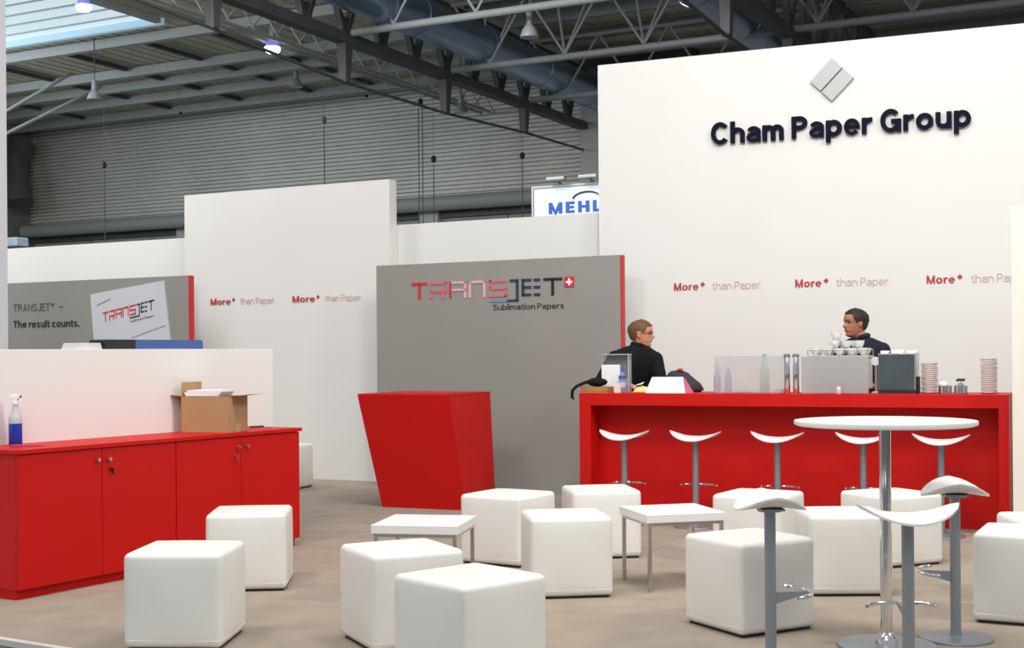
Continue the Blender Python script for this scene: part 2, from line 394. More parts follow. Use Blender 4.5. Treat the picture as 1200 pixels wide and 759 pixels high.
M().prism([(-1.094, 1.40), (.06, 1.40), (-.046, 2.191), (-1.155, 2.064)], -.004, 0).build('printed_paper_box', mat('print_pale', (.60, .62, .66), .6), g2)
M().prism([(.06, 1.40), (.075, 1.40), (-.028, 2.180), (-.046, 2.191)], -.0035, 0).build('printed_box_side', mat('print_side', (.42, .42, .40), .6), g2)
transjet(g2, -.96, 1.735, .80/1000, .115, -.007, -.003, [LM[0], LM[0], LM[0], LM[5], LM[5], LM[5]], slope=.17, w=14)
text_m('Sublimation Papers', -.55, .36, 1.725, .028, slope=.17, y=-.005, depth=.001).build('lettering', DKGREY, g2)
M().prism([(-1.05, 1.93), (-.84, 2.0), (-.84, 2.008), (-1.05, 1.938)], -.006, -.003).build('printed_line', DKGREY, g2)
dots = M()
for k in range(16):
    x = -.52+k*.032; z = 1.545+k*.0085; dots.prism([(x, z), (x+.014, z), (x+.014, z+.017), (x, z+.017)], -.006, -.003)
dots.build('printed_dots', DKGREY, g2)

# white column at the left, cream upright at the right
M().box(-.3, 0, 0, .10, 0, 5.6).build('column', mat('pale_column', (.62, .62, .66), .6), loc=(-4.50, 11.6, 0), rotz=TL, kind='structure')
tag(M().box(0, 1.6, 0, .08, 0, 2.335).build('end_screen', CREAM, loc=(3.505, 9.27, 0), rotz=TR, bevel=.003), 'cream upright screen standing at the end of the red bar', 'panel')

# ------------------------------------------------------------------ cabinets, partition
TC = 1.031
cabP = Vector((-2.715, 7.25, 0)); aC = Vector((math.cos(TC), math.sin(TC), 0)); nC = Vector((-math.sin(TC), math.cos(TC), 0))
def cabinet(off, label, key_side):
    t = thing('cabinet', label, 'cabinet', cabP+aC*off, TC, 'red sideboard cabinets')
    W_ = 1.1825
    M().box(.001, W_-.001, .021, .46, .055, .803).build('body', RED, t, bevel=.002)
    M().box(.01, W_-.02, .035, .44, 0, .055).build('plinth', RED, t)
    for k in (0, 1):
        x0 = k*W_/2+.002; x1 = (k+1)*W_/2-.002
        d = M().box(x0, x1, 0, .020, .058, .800).build('door', RED, t, bevel=.0015)
        kx = x1-.04 if k == 0 else x0+.04
        kn = M(); kn.path([(kx, 0, .735), (kx, -.014, .735), (kx, -.016, .735), (kx, -.028, .735)], [.006, .006, .013, .011], 12)
        kn.build('knob', STEEL, d, smooth=40)
        if k == (1 if key_side else 0):
            kk = M().path([(kx+(.02 if key_side else -.02), -.001, .675), (kx+(.02 if key_side else -.02), -.018, .675)], .008, 10)
            kk.box(kx-.004+(.02 if key_side else -.02), kx+.004+(.02 if key_side else -.02), -.03, -.016, .645, .682)
            kk.build('lock_key', BLACK if key_side else STEEL, d)
    return t
cabinet(0, 'red two-door cabinet nearest the spray bottle', True)
cabinet(1.1855, 'red two-door cabinet under the cardboard box', False)
tag(M().box(-.012, 2.385, -.012, .46, .804, .828).build('countertop', RED, loc=cabP, rotz=TC, bevel=.0015), 'long red countertop lying over both cabinets', 'countertop')
PP = cabP+nC*.462
tag(M().box(-1.6, 2.625, 0, .16, 0, 1.385).build('partition', WALL, loc=PP, rotz=TC, bevel=.002), 'low white partition standing behind the red cabinets', 'partition')

# blue case and sheets on the partition
bc = thing('long_case', 'long blue case with a black end lying on the partition', 'case', PP+Vector((0, 0, 1.385)), TC)
def rcase(x0, x1, r0, r1):
    p = []
    for (cx, cz, a0, r) in ((x0+r0, .062-r0, PI/2, r0), (x0+r0, r0*.3, PI, r0*.3), (x1-r1*.3, r1*.3, 3*PI/2, r1*.3), (x1-r1, .062-r1, 0, r1)):
        if r <= 0: p.append((cx, cz)); continue
        for i in range(5): t = a0+i/4*PI/2; p.append((cx+r*math.cos(t), cz+r*math.sin(t)))
    return p
M().prism(rcase(1.04, 1.30, .02, 0.0001), .01, .15).build('end_cap', DKCASE, bc)
M().prism(rcase(1.301, 1.915, .0001, .02), .01, .15).build('case_body', BLUECASE, bc)
st = M()
for k in range(5): st.box(.82+k*.004, 1.03-k*.003, .02, .15, k*.008, k*.008+.006)
tag(st.build('paper_stack', PAPER, loc=PP+Vector((0, 0, 1.386)), rotz=TC), 'small stack of white sheets beside the long blue case', 'papers')

# spray bottle, red card, pen
sb = thing('spray_bottle', 'spray bottle of bright blue liquid with a white trigger head', 'bottle', (-2.885, 7.67, .829), 0)
M().lathe([(.034, 0), (.038, .006), (.038, .125)], 20).build('liquid', BLUE, sb, smooth=40)
M().lathe([(.0385, .1255), (.0385, .15), (.034, .172), (.018, .20), (.0145, .225), (.0145, .235)], 20).build('bottle_neck', FOGGY, sb, smooth=40)
h = M().lathe([(.018, .232), (.019, .25), (.014, .255)], 14); h.box(-.016, .016, -.012, .012, .25, .29); h.box(-.03, .028, -.011, .011, .268, .292)
h.build('trigger_head', PORC, sb, bevel=.004)
tr = M().path([(.02, 0, .268), (.03, 0, .255), (.027, 0, .24)], .005, 8); tr.build('trigger', PORC, sb)
M().path([(.028, 0, .281), (.036, 0, .281)], .006, 8).build('nozzle', CHAR, sb)
tag(M().box(0, .17, 0, .10, 0, .008).build('red_booklet', mat('booklet_red', (.55, .03, .06), .5), loc=(-2.84, 7.50, .829), rotz=.45), 'flat red booklet lying in front of the spray bottle', 'booklet')
tag(M().path([(0, 0, .006), (.11, .03, .006)], .006, 8).build('pen', CHAR, loc=(-1.85, 9.30, .829), rotz=.5), 'dark pen lying on the countertop past the cardboard box', 'pen')

# cardboard box
bx = thing('cardboard_box', 'open brown cardboard box on the red countertop', 'box', (-1.87, 8.72, .829), 0)
N_, L_, Rr = Vector((0, 0)), Vector((-.342, .108)), Vector((.075, .237)); B_ = L_+Rr; HB = .238
def wallq(p, q, z0, z1, th=.006, top_off=(0, 0), cut=None):
    p, q = Vector(p), Vector(q); d = (q-p).normalized(); n = Vector((-d.y, d.x))*th; o = Vector(top_off)
    vs = [(*p, z0), (*q, z0), (*(q+n), z0), (*(p+n), z0), (*(p+o), z1), (*(q+o), z1), (*(q+n+o), z1), (*(p+n+o), z1)]
    return M().add(vs, [(0, 3, 2, 1), (4, 5, 6, 7), (0, 1, 5, 4), (1, 2, 6, 5), (2, 3, 7, 6), (3, 0, 4, 7)])
for p, q in ((L_, N_), (N_, Rr), (Rr, B_), (B_, L_)): wallq(p, q, 0, HB).build('side', KRAFT, bx)
M().add([(*N_, .001), (*Rr, .001), (*B_, .001), (*L_, .001)], [(0, 1, 2, 3)]).build('bottom', KRAFT, bx)
lr = (L_-N_).normalized()
wallq(B_, L_, HB+.002, HB+.095, .004, (.0, .01)).build('flap', KRAFT, bx)
wallq(Rr, N_+(Rr-N_)*.12, HB, HB+.014, .004, tuple(-lr*.13)).build('flap', KRAFT, bx)
wallq(L_, B_, HB+.001, HB+.012, .004, tuple(lr*.10)).build('flap', KRAFT, bx)
tp = wallq(N_+(Rr-N_)*.35, N_+(Rr-N_)*.6, .0, .055, -.0012); tp.build('tape', mat('tape', (.5, .33, .17), .4), bx)
pp = thing('paper_pile', 'white papers sticking out of the cardboard box', 'papers', (-1.87, 8.72, .829), 0)
for k, (e0, e1, zz) in enumerate(((.02, .10, .010), (.0, .22, .022), (.05, .33, .036))):
    p0 = L_*.96+Vector((.012, .02)); 
    q = wallq(L_*(.97-e0)+Vector((.01, .01)), L_*(.32-e1*.3)+Vector((.02, .02)), HB+zz-.008+.0*k, HB+zz+.006, .19)
    q.build('paper_sheet', PAPER, pp)

# ------------------------------------------------------------------ reception desk
dk = thing('reception_desk', 'red tapered reception desk standing in front of the grey panel', 'desk', (-.45, 11.30, 0), TR)
# local axes: x along front, y away
top = [(-.90, -.175), (-.02, -.155), (.0, .64), (-.90, .64)]
bot = [(-.76, .0), (.045, .0), (.045, .64), (-.76, .64)]
vs = [(x, y, 0) for x, y in bot]+[(x, y, .975) for x, y in top]
M().add(vs, [(0, 3, 2, 1), (4, 5, 6, 7), (0, 1, 5, 4), (1, 2, 6, 5), (2, 3, 7, 6), (3, 0, 4, 7)]).build('body', RED, dk, bevel=.002)
vs = [(x, y, .976) for x, y in top]+[(x, y, .998) for x, y in top]
M().add(vs, [(0, 3, 2, 1), (4, 5, 6, 7), (0, 1, 5, 4), (1, 2, 6, 5), (2, 3, 7, 6), (3, 0, 4, 7)]).build('desktop', RED, dk, bevel=.002)

# ------------------------------------------------------------------ bar counter
CP = Vector((.545, 10.79, 0)); LC = 3.285; HC = 1.008
ct = thing('bar_counter', 'long red bar counter with a recessed front', 'counter', CP, TR)
M().box(0, LC, 0, .60, HC-.098, HC).build('top', RED, ct, bevel=.002)
M().box(0, .098, 0, .60, 0, HC-.0985).build('end_support', RED, ct, bevel=.001)
M().box(LC-.07, LC, 0, .60, 0, HC-.0985).build('end_support', RED, ct, bevel=.001)
M().box(.0985, LC-.0705, .24, .26, 0, HC-.0985).build('front_panel', RED, ct)
M().box(.0985, LC-.0705, .50, .55, .0, .05).build('back_plinth', RED, ct)
def CT(s_, d, z=HC): p = CP+aR*s_+nR*d; return Vector((p.x, p.y, z+.0005))

# ------------------------------------------------------------------ ottomans
def ottoman_mesh():
    S_ = .45; z0, z1 = .012, .441
    bm = bmesh.new(); bmesh.ops.create_cube(bm, size=1)
    for v in bm.verts: v.co = Vector((v.co.x*S_, v.co.y*S_, z0+(v.co.z+.5)*(z1-z0)))
    bmesh.ops.bevel(bm, geom=list(bm.edges), offset=.026, segments=5, affect='EDGES', profile=.5)
    bmesh.ops.subdivide_edges(bm, edges=[e for e in bm.edges if e.calc_length() > .2], cuts=7, use_grid_fill=True)
    for v in bm.verts:     # upholstery bulges softly between the seams
        x, y, z = v.co.x/(S_/2), v.co.y/(S_/2), (v.co.z-(z0+z1)/2)/((z1-z0)/2)
        b = .010
        if abs(x) > .96: v.co.x += math.copysign(b*(1-y*y)*(1-z*z), x)
        if abs(y) > .96: v.co.y += math.copysign(b*(1-x*x)*(1-z*z), y)
        if z > .96: v.co.z += b*.8*(1-x*x)*(1-y*y)
    me = bpy.data.meshes.new('cover'); bm.to_mesh(me); bm.free(); me.materials.append(LEATHER)
    for p in me.polygons: p.use_smooth = True
    return me
ott = thing('ottoman', 'x', 'ottoman', group='white cube ottomans')
oc = bpy.data.objects.new('cover', ottoman_mesh()); C.objects.link(oc); oc.parent = ott
h_ = .2225
for z_ in (.045,):
    sm = M()
    pts = []
    for cx, cy, a0 in ((1, 1, 0), (-1, 1, PI/2), (-1, -1, PI), (1, -1, 3*PI/2)):
        for i in range(4): t = a0+i/3*PI/2; pts.append((cx*(h_-.026)+.030*math.cos(t), cy*(h_-.026)+.030*math.sin(t), z_))
    sm.path(pts, 0.0022, 6, closed=True)
    sm.build('seam_piping', LEATHER, ott, smooth=60)
M().box(-.205, .205, -.205, .205, 0, .0125).build('base', BLACK, ott)
spots = [
 ((-1.326, 5.977, 1.517), 'white cube ottoman standing alone in front of the red cabinet doors, front left'),
 ((-1.29, 7.495, 1.65), 'white cube ottoman between the far red cabinet doors and the front left cube'),
 ((-.629, 5.868, .457), 'white cube ottoman in front of the low table, half hidden by the nearest cube'),
 ((-.199, 5.064, .727), 'nearest white cube ottoman, cut off at the bottom edge'),
 ((.039, 8.208, 1.014), 'white cube ottoman right behind the low table by the red desk'),
 ((.094, 7.157, .117), 'white cube ottoman left of the middle low table, its front face square on'),
 ((.388, 8.522, .141), 'white cube ottoman below the first bar stool at the counter'),
 ((1.054, 6.137, .497), 'white cube ottoman behind the grey stool post, corner facing forward'),
 ((1.609, 7.179, -.017), 'white cube ottoman behind the chrome post of the round table'),
 ((1.632, 8.082, 1.022), 'white cube ottoman behind the curved seat of the front left stool'),
 ((2.267, 8.064, .404), 'white cube ottoman below the fourth bar stool at the counter'),
 ((2.245, 6.469, -.478), 'white cube ottoman cut off by the right edge, front one of two'),
 ((2.63, 6.86, -.08), 'white cube ottoman at the right edge, mostly hidden behind another cube'),
 ((-2.19, 13.03, 1.2), 'white cube ottoman far back by the wall, peeking out past the cabinets'),
]
first = True
for (x, y, t), lab in spots:
    cxy = (x+.225*(math.cos(t)-math.sin(t)), y+.225*(math.sin(t)+math.cos(t)), 0)
    if first: ott.location = cxy; ott.rotation_euler = (0, 0, t); ott['label'] = lab; first = False
    else: dup(ott, cxy, t, lab)

# ------------------------------------------------------------------ low tables
def low_table(x, y, t, label):
    S_ = .474
    r = thing('low_table', label, 'table', (x, y, 0), t, 'low square tables')
    M().box(0, S_, 0, S_, .385, .432).build('table_top', TABLE, r, bevel=.003)
    i0, i1 = .012, S_-.012
    for (px, py) in ((i0, i0), (i1-.02, i0), (i1-.02, i1-.02), (i0, i1-.02)):
        M().box(px, px+.02, py, py+.02, 0, .367).build('leg', STEEL, r, bevel=.001)
    fr = M(); fr.box(i0, i1, i0, i0+.02, .3675, .3845); fr.box(i0, i1, i1-.02, i1, .3675, .3845)
    fr.box(i0, i0+.02, i0+.0205, i1-.0205, .3675, .3845); fr.box(i1-.02, i1, i0+.0205, i1-.0205, .3675, .3845)
    fr.build('frame', STEEL, r)
low_table(-.292, 6.934, 1.385, 'low white square table partly hidden behind white cubes near the red desk')
low_table(.741, 7.335, .251, 'low white square table in the middle with slim steel legs in view')

# ------------------------------------------------------------------ bar stools
def seat_mesh(name='seat'):
    nu, nv = 22, 12; vs = []; th = .011
    def P(i, j):
        u = -1+2*i/nu; v = -1+2*j/nv
        w_ = .144*(max(0, 1-abs(u)**2.1))**.62 + .006
        X = .20*u; Yv = w_*v
        z = .036*u*u*(1+.1*u*u) - .026*(abs(v*w_/.150))**2.0
        return X, Yv, z
    for k, dz in ((0, 0), (1, -1)):
        for i in range(nu+1):
            for j in range(nv+1):
                X, Yv, z = P(i, j)
                u = X/.2; e = max(abs(u)**4, abs(-1+2*j/nv)**4)
                vs.append((X, Yv, z+(dz*th*(1.7-.9*min(1, e)) if k else 0)))
    W_ = nv+1; N = (nu+1)*W_; fs = []
    for i in range(nu):
        for j in range(nv):
            a = i*W_+j; fs.append((a, a+W_, a+W_+1, a+1)); fs.append((N+a, N+a+1, N+a+W_+1, N+a+W_))
    for i in range(nu):
        for j in (0, nv):
            a = i*W_+j; fs.append((a, a+W_, N+a+W_, N+a))
    for j in range(nv):
        for i in (0, nu):
            a = i*W_+j; fs.append((a, a+1, N+a+1, N+a))
    t = M(); t.add(vs, fs); return t
def bar_stool(label, group, loc, rotz):          # front (footrest) = +y
    r = thing('bar_stool', label, 'stool', loc, rotz, group)
    s_ = seat_mesh(); s_.v = [(x, y, z+.695) for x, y, z in s_.v]; s_.build('seat', SEAT, r, smooth=60)
    M().lathe([(.024, .018), (.024, .655)], 20).build('post', ALU, r, smooth=40)
    m_ = M().lathe([(.05, .655), (.055, .664), (.06, .667)], 16); m_.box(-.08, .08, -.05, .05, .664, .672); m_.build('seat_mount', ALU, r, smooth=40)
    M().lathe([(.162, 0), (.166, .004), (.164, .010), (.10, .016), (.027, .019), (.026, .03)], 36).build('base', ALU, r, smooth=40)
    pts = []
    for i in range(17):
        a = math.radians(-88+176*i/16); pts.append((.140*math.sin(a), .085+.080*math.cos(a), .312))
    M().path(pts, .0085, 10).build('footrest', CHROME, r, smooth=60)
    b = M(); b.add([(-.006, .018, .262), (.006, .018, .262), (.006, .018, .312), (-.006, .018, .312), (-.004, .160, .306), (.004, .160, .306), (.004, .160, .316), (-.004, .160, .316)],
        [(0, 1, 2, 3), (4, 7, 6, 5), (0, 4, 5, 1), (1, 5, 6, 2), (2, 6, 7, 3), (3, 7, 4, 0)])
    b.build('footrest_bracket', ALU, r)
    return r
G1 = 'bar stools lined up at the counter'; G2 = 'bar stools around the round table'
bs = bar_stool('bar stool at the counter, end one nearest the grey board', G1, (.868, 10.30, 0), TR)
for (x, y), lab in zip(((1.395, 10.1), (1.98, 9.9), (2.57, 9.7), (3.07, 9.48)),
    ('bar stool at the counter, second from the grey panel, above the low table', 'middle bar stool of the five at the counter, below the green bottle',
     'bar stool at the counter just left of the round table post', 'bar stool at the counter, end one below the chrome sugar bowls')):
    dup(bs, (x, y, 0), TR, lab)
def face(x, y, tx, ty): return math.atan2(ty-y, tx-x)-PI/2
TX, TY = 1.68, 5.97
dup(bs, (1.09, 5.62, 0), -PI/2, 'bar stool with curved white seat in front of a white cube ottoman', G2)
dup(bs, (2.04, 6.11, 0), math.radians(80), 'bar stool with its round grey base in full view, right of the round table', G2)
dup(bs, (1.55, 5.2, 0), face(1.55, 5.2, 1.57, 5.97), 'nearest bar stool, its upturned white seat in front of the round table post', G2)

# round high table
rt = thing('round_table', 'high round white table on a chrome post', 'table', (TX, TY, 0), 0)
M().lathe([(.385, .996), (.400, 1.002), (.402, 1.010), (.400, 1.019), (.392, 1.020)], 64).build('table_top', TABLE, rt, smooth=40)
M().lathe([(.026, .05), (.026, .975)], 24).build('post', CHROME, rt, smooth=40)
M().lathe([(.026, .975), (.07, .980), (.12, .990), (.12, .9955)], 24).build('top_plate', CHROME, rt, smooth=40)
M().lathe([(.050, .012), (.048, .03), (.040, .05), (.030, .062), (.0265, .066)], 24).build('collar', CHROME, rt, smooth=60)
M().lathe([(.215, 0), (.22, .004), (.218, .009), (.05, .013)], 48).build('base', ALU, rt, smooth=40)

# ------------------------------------------------------------------ things on the bar
t = thing('wooden_tray', 'light brown wooden tray at the grey-panel end of the bar', 'tray', CT(.005, .02), TR)
M().box(0, .23, 0, .16, 0, .012).build('bottom', WOOD, t)
for a in ((0, .23, 0, .012), (0, .23, .148, .16), (0, .012, .0125, .1475), (.218, .23, .0125, .1475)): M().box(*a, .0125, .050).build('side', WOOD, t, bevel=.002)
t = thing('shoulder_bag', 'small black pouch with a strap hanging off the bar end', 'bag', CT(.015, .02), TR)
M().ball((.110, .07, .088), (.088, .06, .036), 20, 12).build('pouch', COAT, t, smooth=80)
M().path([(.07, .06, .10), (.03, .0, .085), (-.035, -.03, .055), (-.07, -.03, .02), (-.075, -.025, -.035), (-.06, -.02, -.05)], [.012, .014, .013, .013, .013, .009], 8).build('strap', COAT, t, smooth=80)
tag(M().box(0, .158, 0, .02, 0, .228).build('white_card', PAPER, loc=CT(.125, .2), rotz=TR, bevel=.002), 'upright white card leaning by the clear holder', 'card')
t = thing('acrylic_holder', 'clear acrylic brochure holder behind the upright white card', 'holder', CT(.103, .35), TR)
M().box(0, .232, .0, .005, 0, .315).build('back_plate', CLEAR, t)
for x in (0, .227): M().box(x, x+.005, -.07, -.0005, 0, .315).build('side_plate', CLEAR, t)
M().box(.006, .226, -.07, -.065, 0, .12).build('front_plate', CLEAR, t)
M().box(-.003, .235, -.0715, .007, .309, .316).build('top_rim', FOGGY, t)
M().box(.226, .234, -.074, -.0705, 0, .309).build('corner_rim', FOGGY, t)
t = thing('water_bottle', 'small clear water bottle with blue label and cap', 'bottle', CT(.318, .16), 0)
M().lathe([(.026, 0), (.03, .006), (.03, .06), (.027, .09), (.03, .11), (.03, .125), (.022, .15), (.012, .165), (.012, .18)], 18).build('bottle_body', CLEAR, t, smooth=60)
M().lathe([(.031, .112), (.031, .15-.01)], 18).build('label_band', BLUELAB, t, smooth=40)
M().lathe([(.031, .045), (.031, .085)], 18).build('label_band', mat('pale_blue_label', (.45, .5, .75), .5), t, smooth=40)
M().lathe([(.0145, .176), (.0145, .20)], 12).build('cap', BLUELAB, t, smooth=40)
tag(M().box(0, .05, 0, .03, 0, .075).build('small_carton', mat('carton_cream', (.75, .68, .6), .6), loc=CT(.268, .10), rotz=TR, bevel=.002), 'tiny cream carton in front of the water bottle', 'carton')
t = thing('paper_pile', 'crumpled yellow and white papers lying beside the tent card', 'papers', CT(.38, .30), TR)
M().add([(-.02, 0, .0), (.14, 0, 0), (.14, .12, 0), (-.02, .12, 0), (.02, .02, .045), (.10, .0, .022), (.12, .1, .03), (.03, .11, .05)], [(0, 3, 2, 1), (4, 5, 6, 7), (0, 1, 5, 4), (1, 2, 6, 5), (2, 3, 7, 6), (3, 0, 4, 7)]).build('paper_sheet', YELLOW, t)
M().add([(-.01, -.01, .052), (.06, .01, .066), (.07, .05, .085), (.0, .06, .06)], [(0, 1, 2, 3)]).build('paper_sheet', PAPER, t)
t = thing('tent_card', 'folded white tent card with a magenta inner side', 'card', CT(.53, .1), TR)
q = M(); q.add([(0, 0, 0), (.335, 0, 0), (.305, .05, .128), (.045, .05, .128), (0, .003, 0), (.335, .003, 0), (.305, .053, .127), (.045, .053, .127)], [(0, 1, 2, 3), (7, 6, 5, 4), (0, 4, 5, 1), (1, 5, 6, 2), (2, 6, 7, 3), (3, 7, 4, 0)])
q.build('front_side', PAPER, t)
q = M(); q.add([(.336, .0, 0), (.385, .05, 0), (.312, .056, .125), (.338, .001, 0), (.387, .052, 0), (.314, .058, .124)], [(0, 1, 2), (5, 4, 3), (0, 3, 4, 1), (1, 4, 5, 2), (2, 5, 3, 0)])
q.build('magenta_side', PINK, t)
q = M(); q.add([(0, .12, 0), (.38, .12, 0), (.305, .057, .124), (.045, .057, .124), (0, .123, 0), (.38, .123, 0), (.305, .06, .125), (.045, .06, .125)], [(3, 2, 1, 0), (4, 5, 6, 7), (0, 1, 5, 4), (1, 2, 6, 5), (2, 3, 7, 6), (3, 0, 4, 7)])
q.build('back_side', PINK, t)
t = thing('dark_bag', 'dark crumpled bag with an orange tag behind the tent card', 'bag', CT(.72, .40), TR)
q = M(); random.seed(3)
prof = [(.10, 0), (.135, .02), (.13, .07), (.10, .12), (.075, .155), (.05, .172), (.0, .178)]
q.lathe(prof, 18, sy=.55)
q.v = [(x*1.0+(.09*(1-z/.18) if x > 0 else 0)+random.uniform(-.008, .008), y+random.uniform(-.006, .006), z*(1 if z < .01 else 1+random.uniform(-.03, .03))) for x, y, z in q.v]
q.build('bag_body', mat('dark_grey_cloth', (.03, .03, .033), .8, bump=.3, bscale=30), t, smooth=80)
M().ball((.03, -.035, .185), (.025, .015, .014), 12, 8).build('orange_tag', mat('red_orange', (.6, .10, .04), .6), t, smooth=80)
# screens
t = thing('frosted_screen', 'see-through frosted screen with bottles standing behind it', 'screen', CT(1.101, .10), TR)
M().box(0, .545, 0, .006, .004, .292).build('screen_sheet', FROST, t)
for x in (.03, .5): M().box(x, x+.02, -.02, .03, 0, .0035).build('foot', CLEAR, t)
t = thing('frosted_screen', 'denser frosted screen hiding the coffee machine below the cups', 'screen', CT(1.79, .08), TR)
M().box(0, .503, 0, .006, .004, .285).build('screen_sheet', FROST2, t)
for x in (.03, .45): M().box(x, x+.02, -.02, .03, 0, .0035).build('foot', CLEAR, t)
t = thing('coffee_machine', 'steel coffee machine behind the denser frosted screen', 'coffee machine', CT(1.83, .17), TR)
M().box(0, .44, 0, .30, .03, .27).build('body', STEEL, t, bevel=.01)
M().box(-.01, .45, -.01, .31, .2705, .290).build('cup_tray', STEEL, t, bevel=.003)
rl = M(); rl.path([(-.005, -.005, .335), (.445, -.005, .335), (.445, .305, .335), (-.005, .305, .335)], .004, 8, closed=True)
for x, y in ((-.005, -.005), (.145, -.005), (.295, -.005), (.445, -.005), (.445, .305), (-.005, .305), (.22, .305)): rl.path([(x, y, .2905), (x, y, .335)], .003, 6)
rl.build('rail', STEEL, t, smooth=60)
for x, y in ((.03, .03), (.41, .03), (.03, .27), (.41, .27)): M().lathe([(.015, 0), (.015, .0295)], 10, x, y).build('foot', BLACK, t)
# cups
cup0 = thing('coffee_cup', 'x', 'cup', group='white cups stacked on the coffee machine')
M().lathe([(.018, 0), (.024, .004), (.036, .03), (.041, .055), (.039, .055), (.034, .03), (.02, .008)], 16).build('cup_body', PORC, cup0, smooth=60)
M().path([(.036, 0, .045), (.055, 0, .043), (.056, 0, .025), (.034, 0, .018)], .004, 6).build('handle', PORC, cup0, smooth=60)
zc = HC+.2915
cups = []
for i in range(5):
    for j in range(2): cups.append((1.875+i*.091, .22+j*.12, zc+.001))
for i, (s_, d) in enumerate(((2.02, .23), (2.11, .23), (2.205, .23), (2.07, .33), (2.16, .33))): cups.append((s_, d, zc+.058))
cups.append((2.03, .245, zc+.115))
for i, (s_, d, z) in enumerate(cups):
    p = CT(s_, d, z)
    od = ('first', 'second', 'third', 'fourth', 'fifth')
    if i < 10: lab = 'white cup on the coffee machine, bottom layer, %s along, %s row' % (od[i//2], 'front' if i % 2 == 0 else 'rear')
    elif i < 13: lab = 'white cup in the second layer on the coffee machine, front row, %s along' % od[i-10]
    elif i < 15: lab = 'white cup in the second layer on the coffee machine, rear row, %s along' % od[i-13]
    else: lab = 'topmost white coffee cup of the heap on the coffee machine'
    if i == 0: cup0.location = p; cup0['label'] = lab; cup0.rotation_euler = (0, 0, 1)
    else: dup(cup0, p, i*1.7, lab)
# coffee machine group head disc at right side
t = thing('round_dial', 'round white dial between the coffee machine and the dark box', 'dial', CT(2.318, .30), TR)
M().path([(.0, 0, .245), (.0, -.02, .245)], .034, 24).build('dial_face', PORC, t, smooth=40)
M().box(-.008, .008, -.01, .012, .01, .21).build('stem', STEEL, t); M().box(-.028, .028, -.03, .05, 0, .012).build('base', PORC, t, bevel=.003)
# chrome pillars
for s_, lab in ((1.676, 'slim chrome cylinder between the two frosted screens, nearer the green bottle'), (1.745, 'slim chrome cylinder between the two frosted screens, nearer the coffee machine')):
    t = thing('chrome_cylinder', lab, 'dispenser', CT(s_, .10), 0, 'chrome cylinders on the bar')
    M().lathe([(.022, 0), (.024, .004), (.024, .275), (.022, .28)], 20).build('tube', CHROME, t, smooth=40)
    M().lathe([(.026, .2805), (.026, .300), (.018, .308)], 20).build('cap', STEEL, t, smooth=40)
t = thing('steel_lid', 'flat steel jar beside the chrome cylinders', 'jar', CT(1.835, .13), 0)
# behind the first screen
t = thing('green_bottle', 'green glass bottle behind the see-through frosted screen', 'bottle', CT(1.462, .28), 0)
M().lathe([(.034, 0), (.037, .006), (.037, .17), (.030, .20), (.015, .235), (.014, .285)], 20).build('glass_body', GREENGL, t, smooth=50)
M().lathe([(.016, .2855), (.016, .305)], 12).build('cap', GREENGL, t, smooth=40)
for s_, lab in ((1.085, 'lilac bottle at the outer edge of the see-through frosted screen'), (1.175, 'lilac bottle second in from the edge of the frosted screen')):
    t = thing('plastic_bottle', lab, 'bottle', CT(s_, .26), 0, 'lilac bottles behind the screen')
    M().lathe([(.026, 0), (.029, .006), (.029, .12), (.024, .15), (.012, .175), (.012, .19)], 16).build('bottle_body', LILAC, t, smooth=50)
    M().lathe([(.014, .1905), (.014, .21)], 12).build('cap', LILAC, t, smooth=40)
tag(M().box(0, .07, 0, .05, 0, .03).build('orange_packet', ORANGE, loc=CT(1.57, .16), rotz=TR, bevel=.004), 'small orange packet beside the green bottle', 'packet')
t = thing('saucer', 'white saucer with folded napkins lying behind the see-through screen', 'saucer', CT(1.30, .25), TR)
M().lathe([(.05, 0), (.08, .012), (.082, .014), (.05, .006)], 24).build('dish', PORC, t, smooth=50)
M().box(-.04, .05, -.03, .03, .0145, .035).build('napkin', PAPER, t, bevel=.003)
tag(M().lathe([(.016, 0), (.018, .004), (.018, .04), (.012, .055), (.004, .058)], 16).build('salt_shaker', LILCAP, loc=CT(2.078, .04), smooth=50), 'small pale lilac shaker in front of the denser screen', 'shaker')
# dark box
t = thing('display_case', 'dark glass-fronted box on the bar beside the saucers', 'box', CT(2.355, .14), TR)
M().box(0, .275, .012, .25, .0, .302).build('body', STEEL, t, bevel=.002)
M().box(.006, .262, .0, .0115, .03, .296).build('glass_front', CAVEAT, t, bevel=.002)
M().box(.0, .275, .0, .0115, .004, .028).build('bottom_rail', BLACK, t)
M().box(.2635, .275, .001, .0115, .0285, .302).build('side_rail', STEEL, t)
M().box(.277, .297, .02, .10, .0, .13).build('side_knob', BLACK, t, bevel=.008)
for k, (x, w_) in enumerate(((.01, .06), (.09, .09), (.20, .08))):
    tag(M().box(0, w_, 0, .10, 0, .022+.006*(k % 2)).build('sugar_packet', PAPER, loc=CT(2.355+x, .20, HC+.3025), rotz=TR, bevel=.006),
        ('slim white packet at the barman end on top of the dark box', 'wide white packet in the middle on top of the dark box', 'white packet at the saucer end on top of the dark box')[k], 'packet', 'white packets on the dark box')
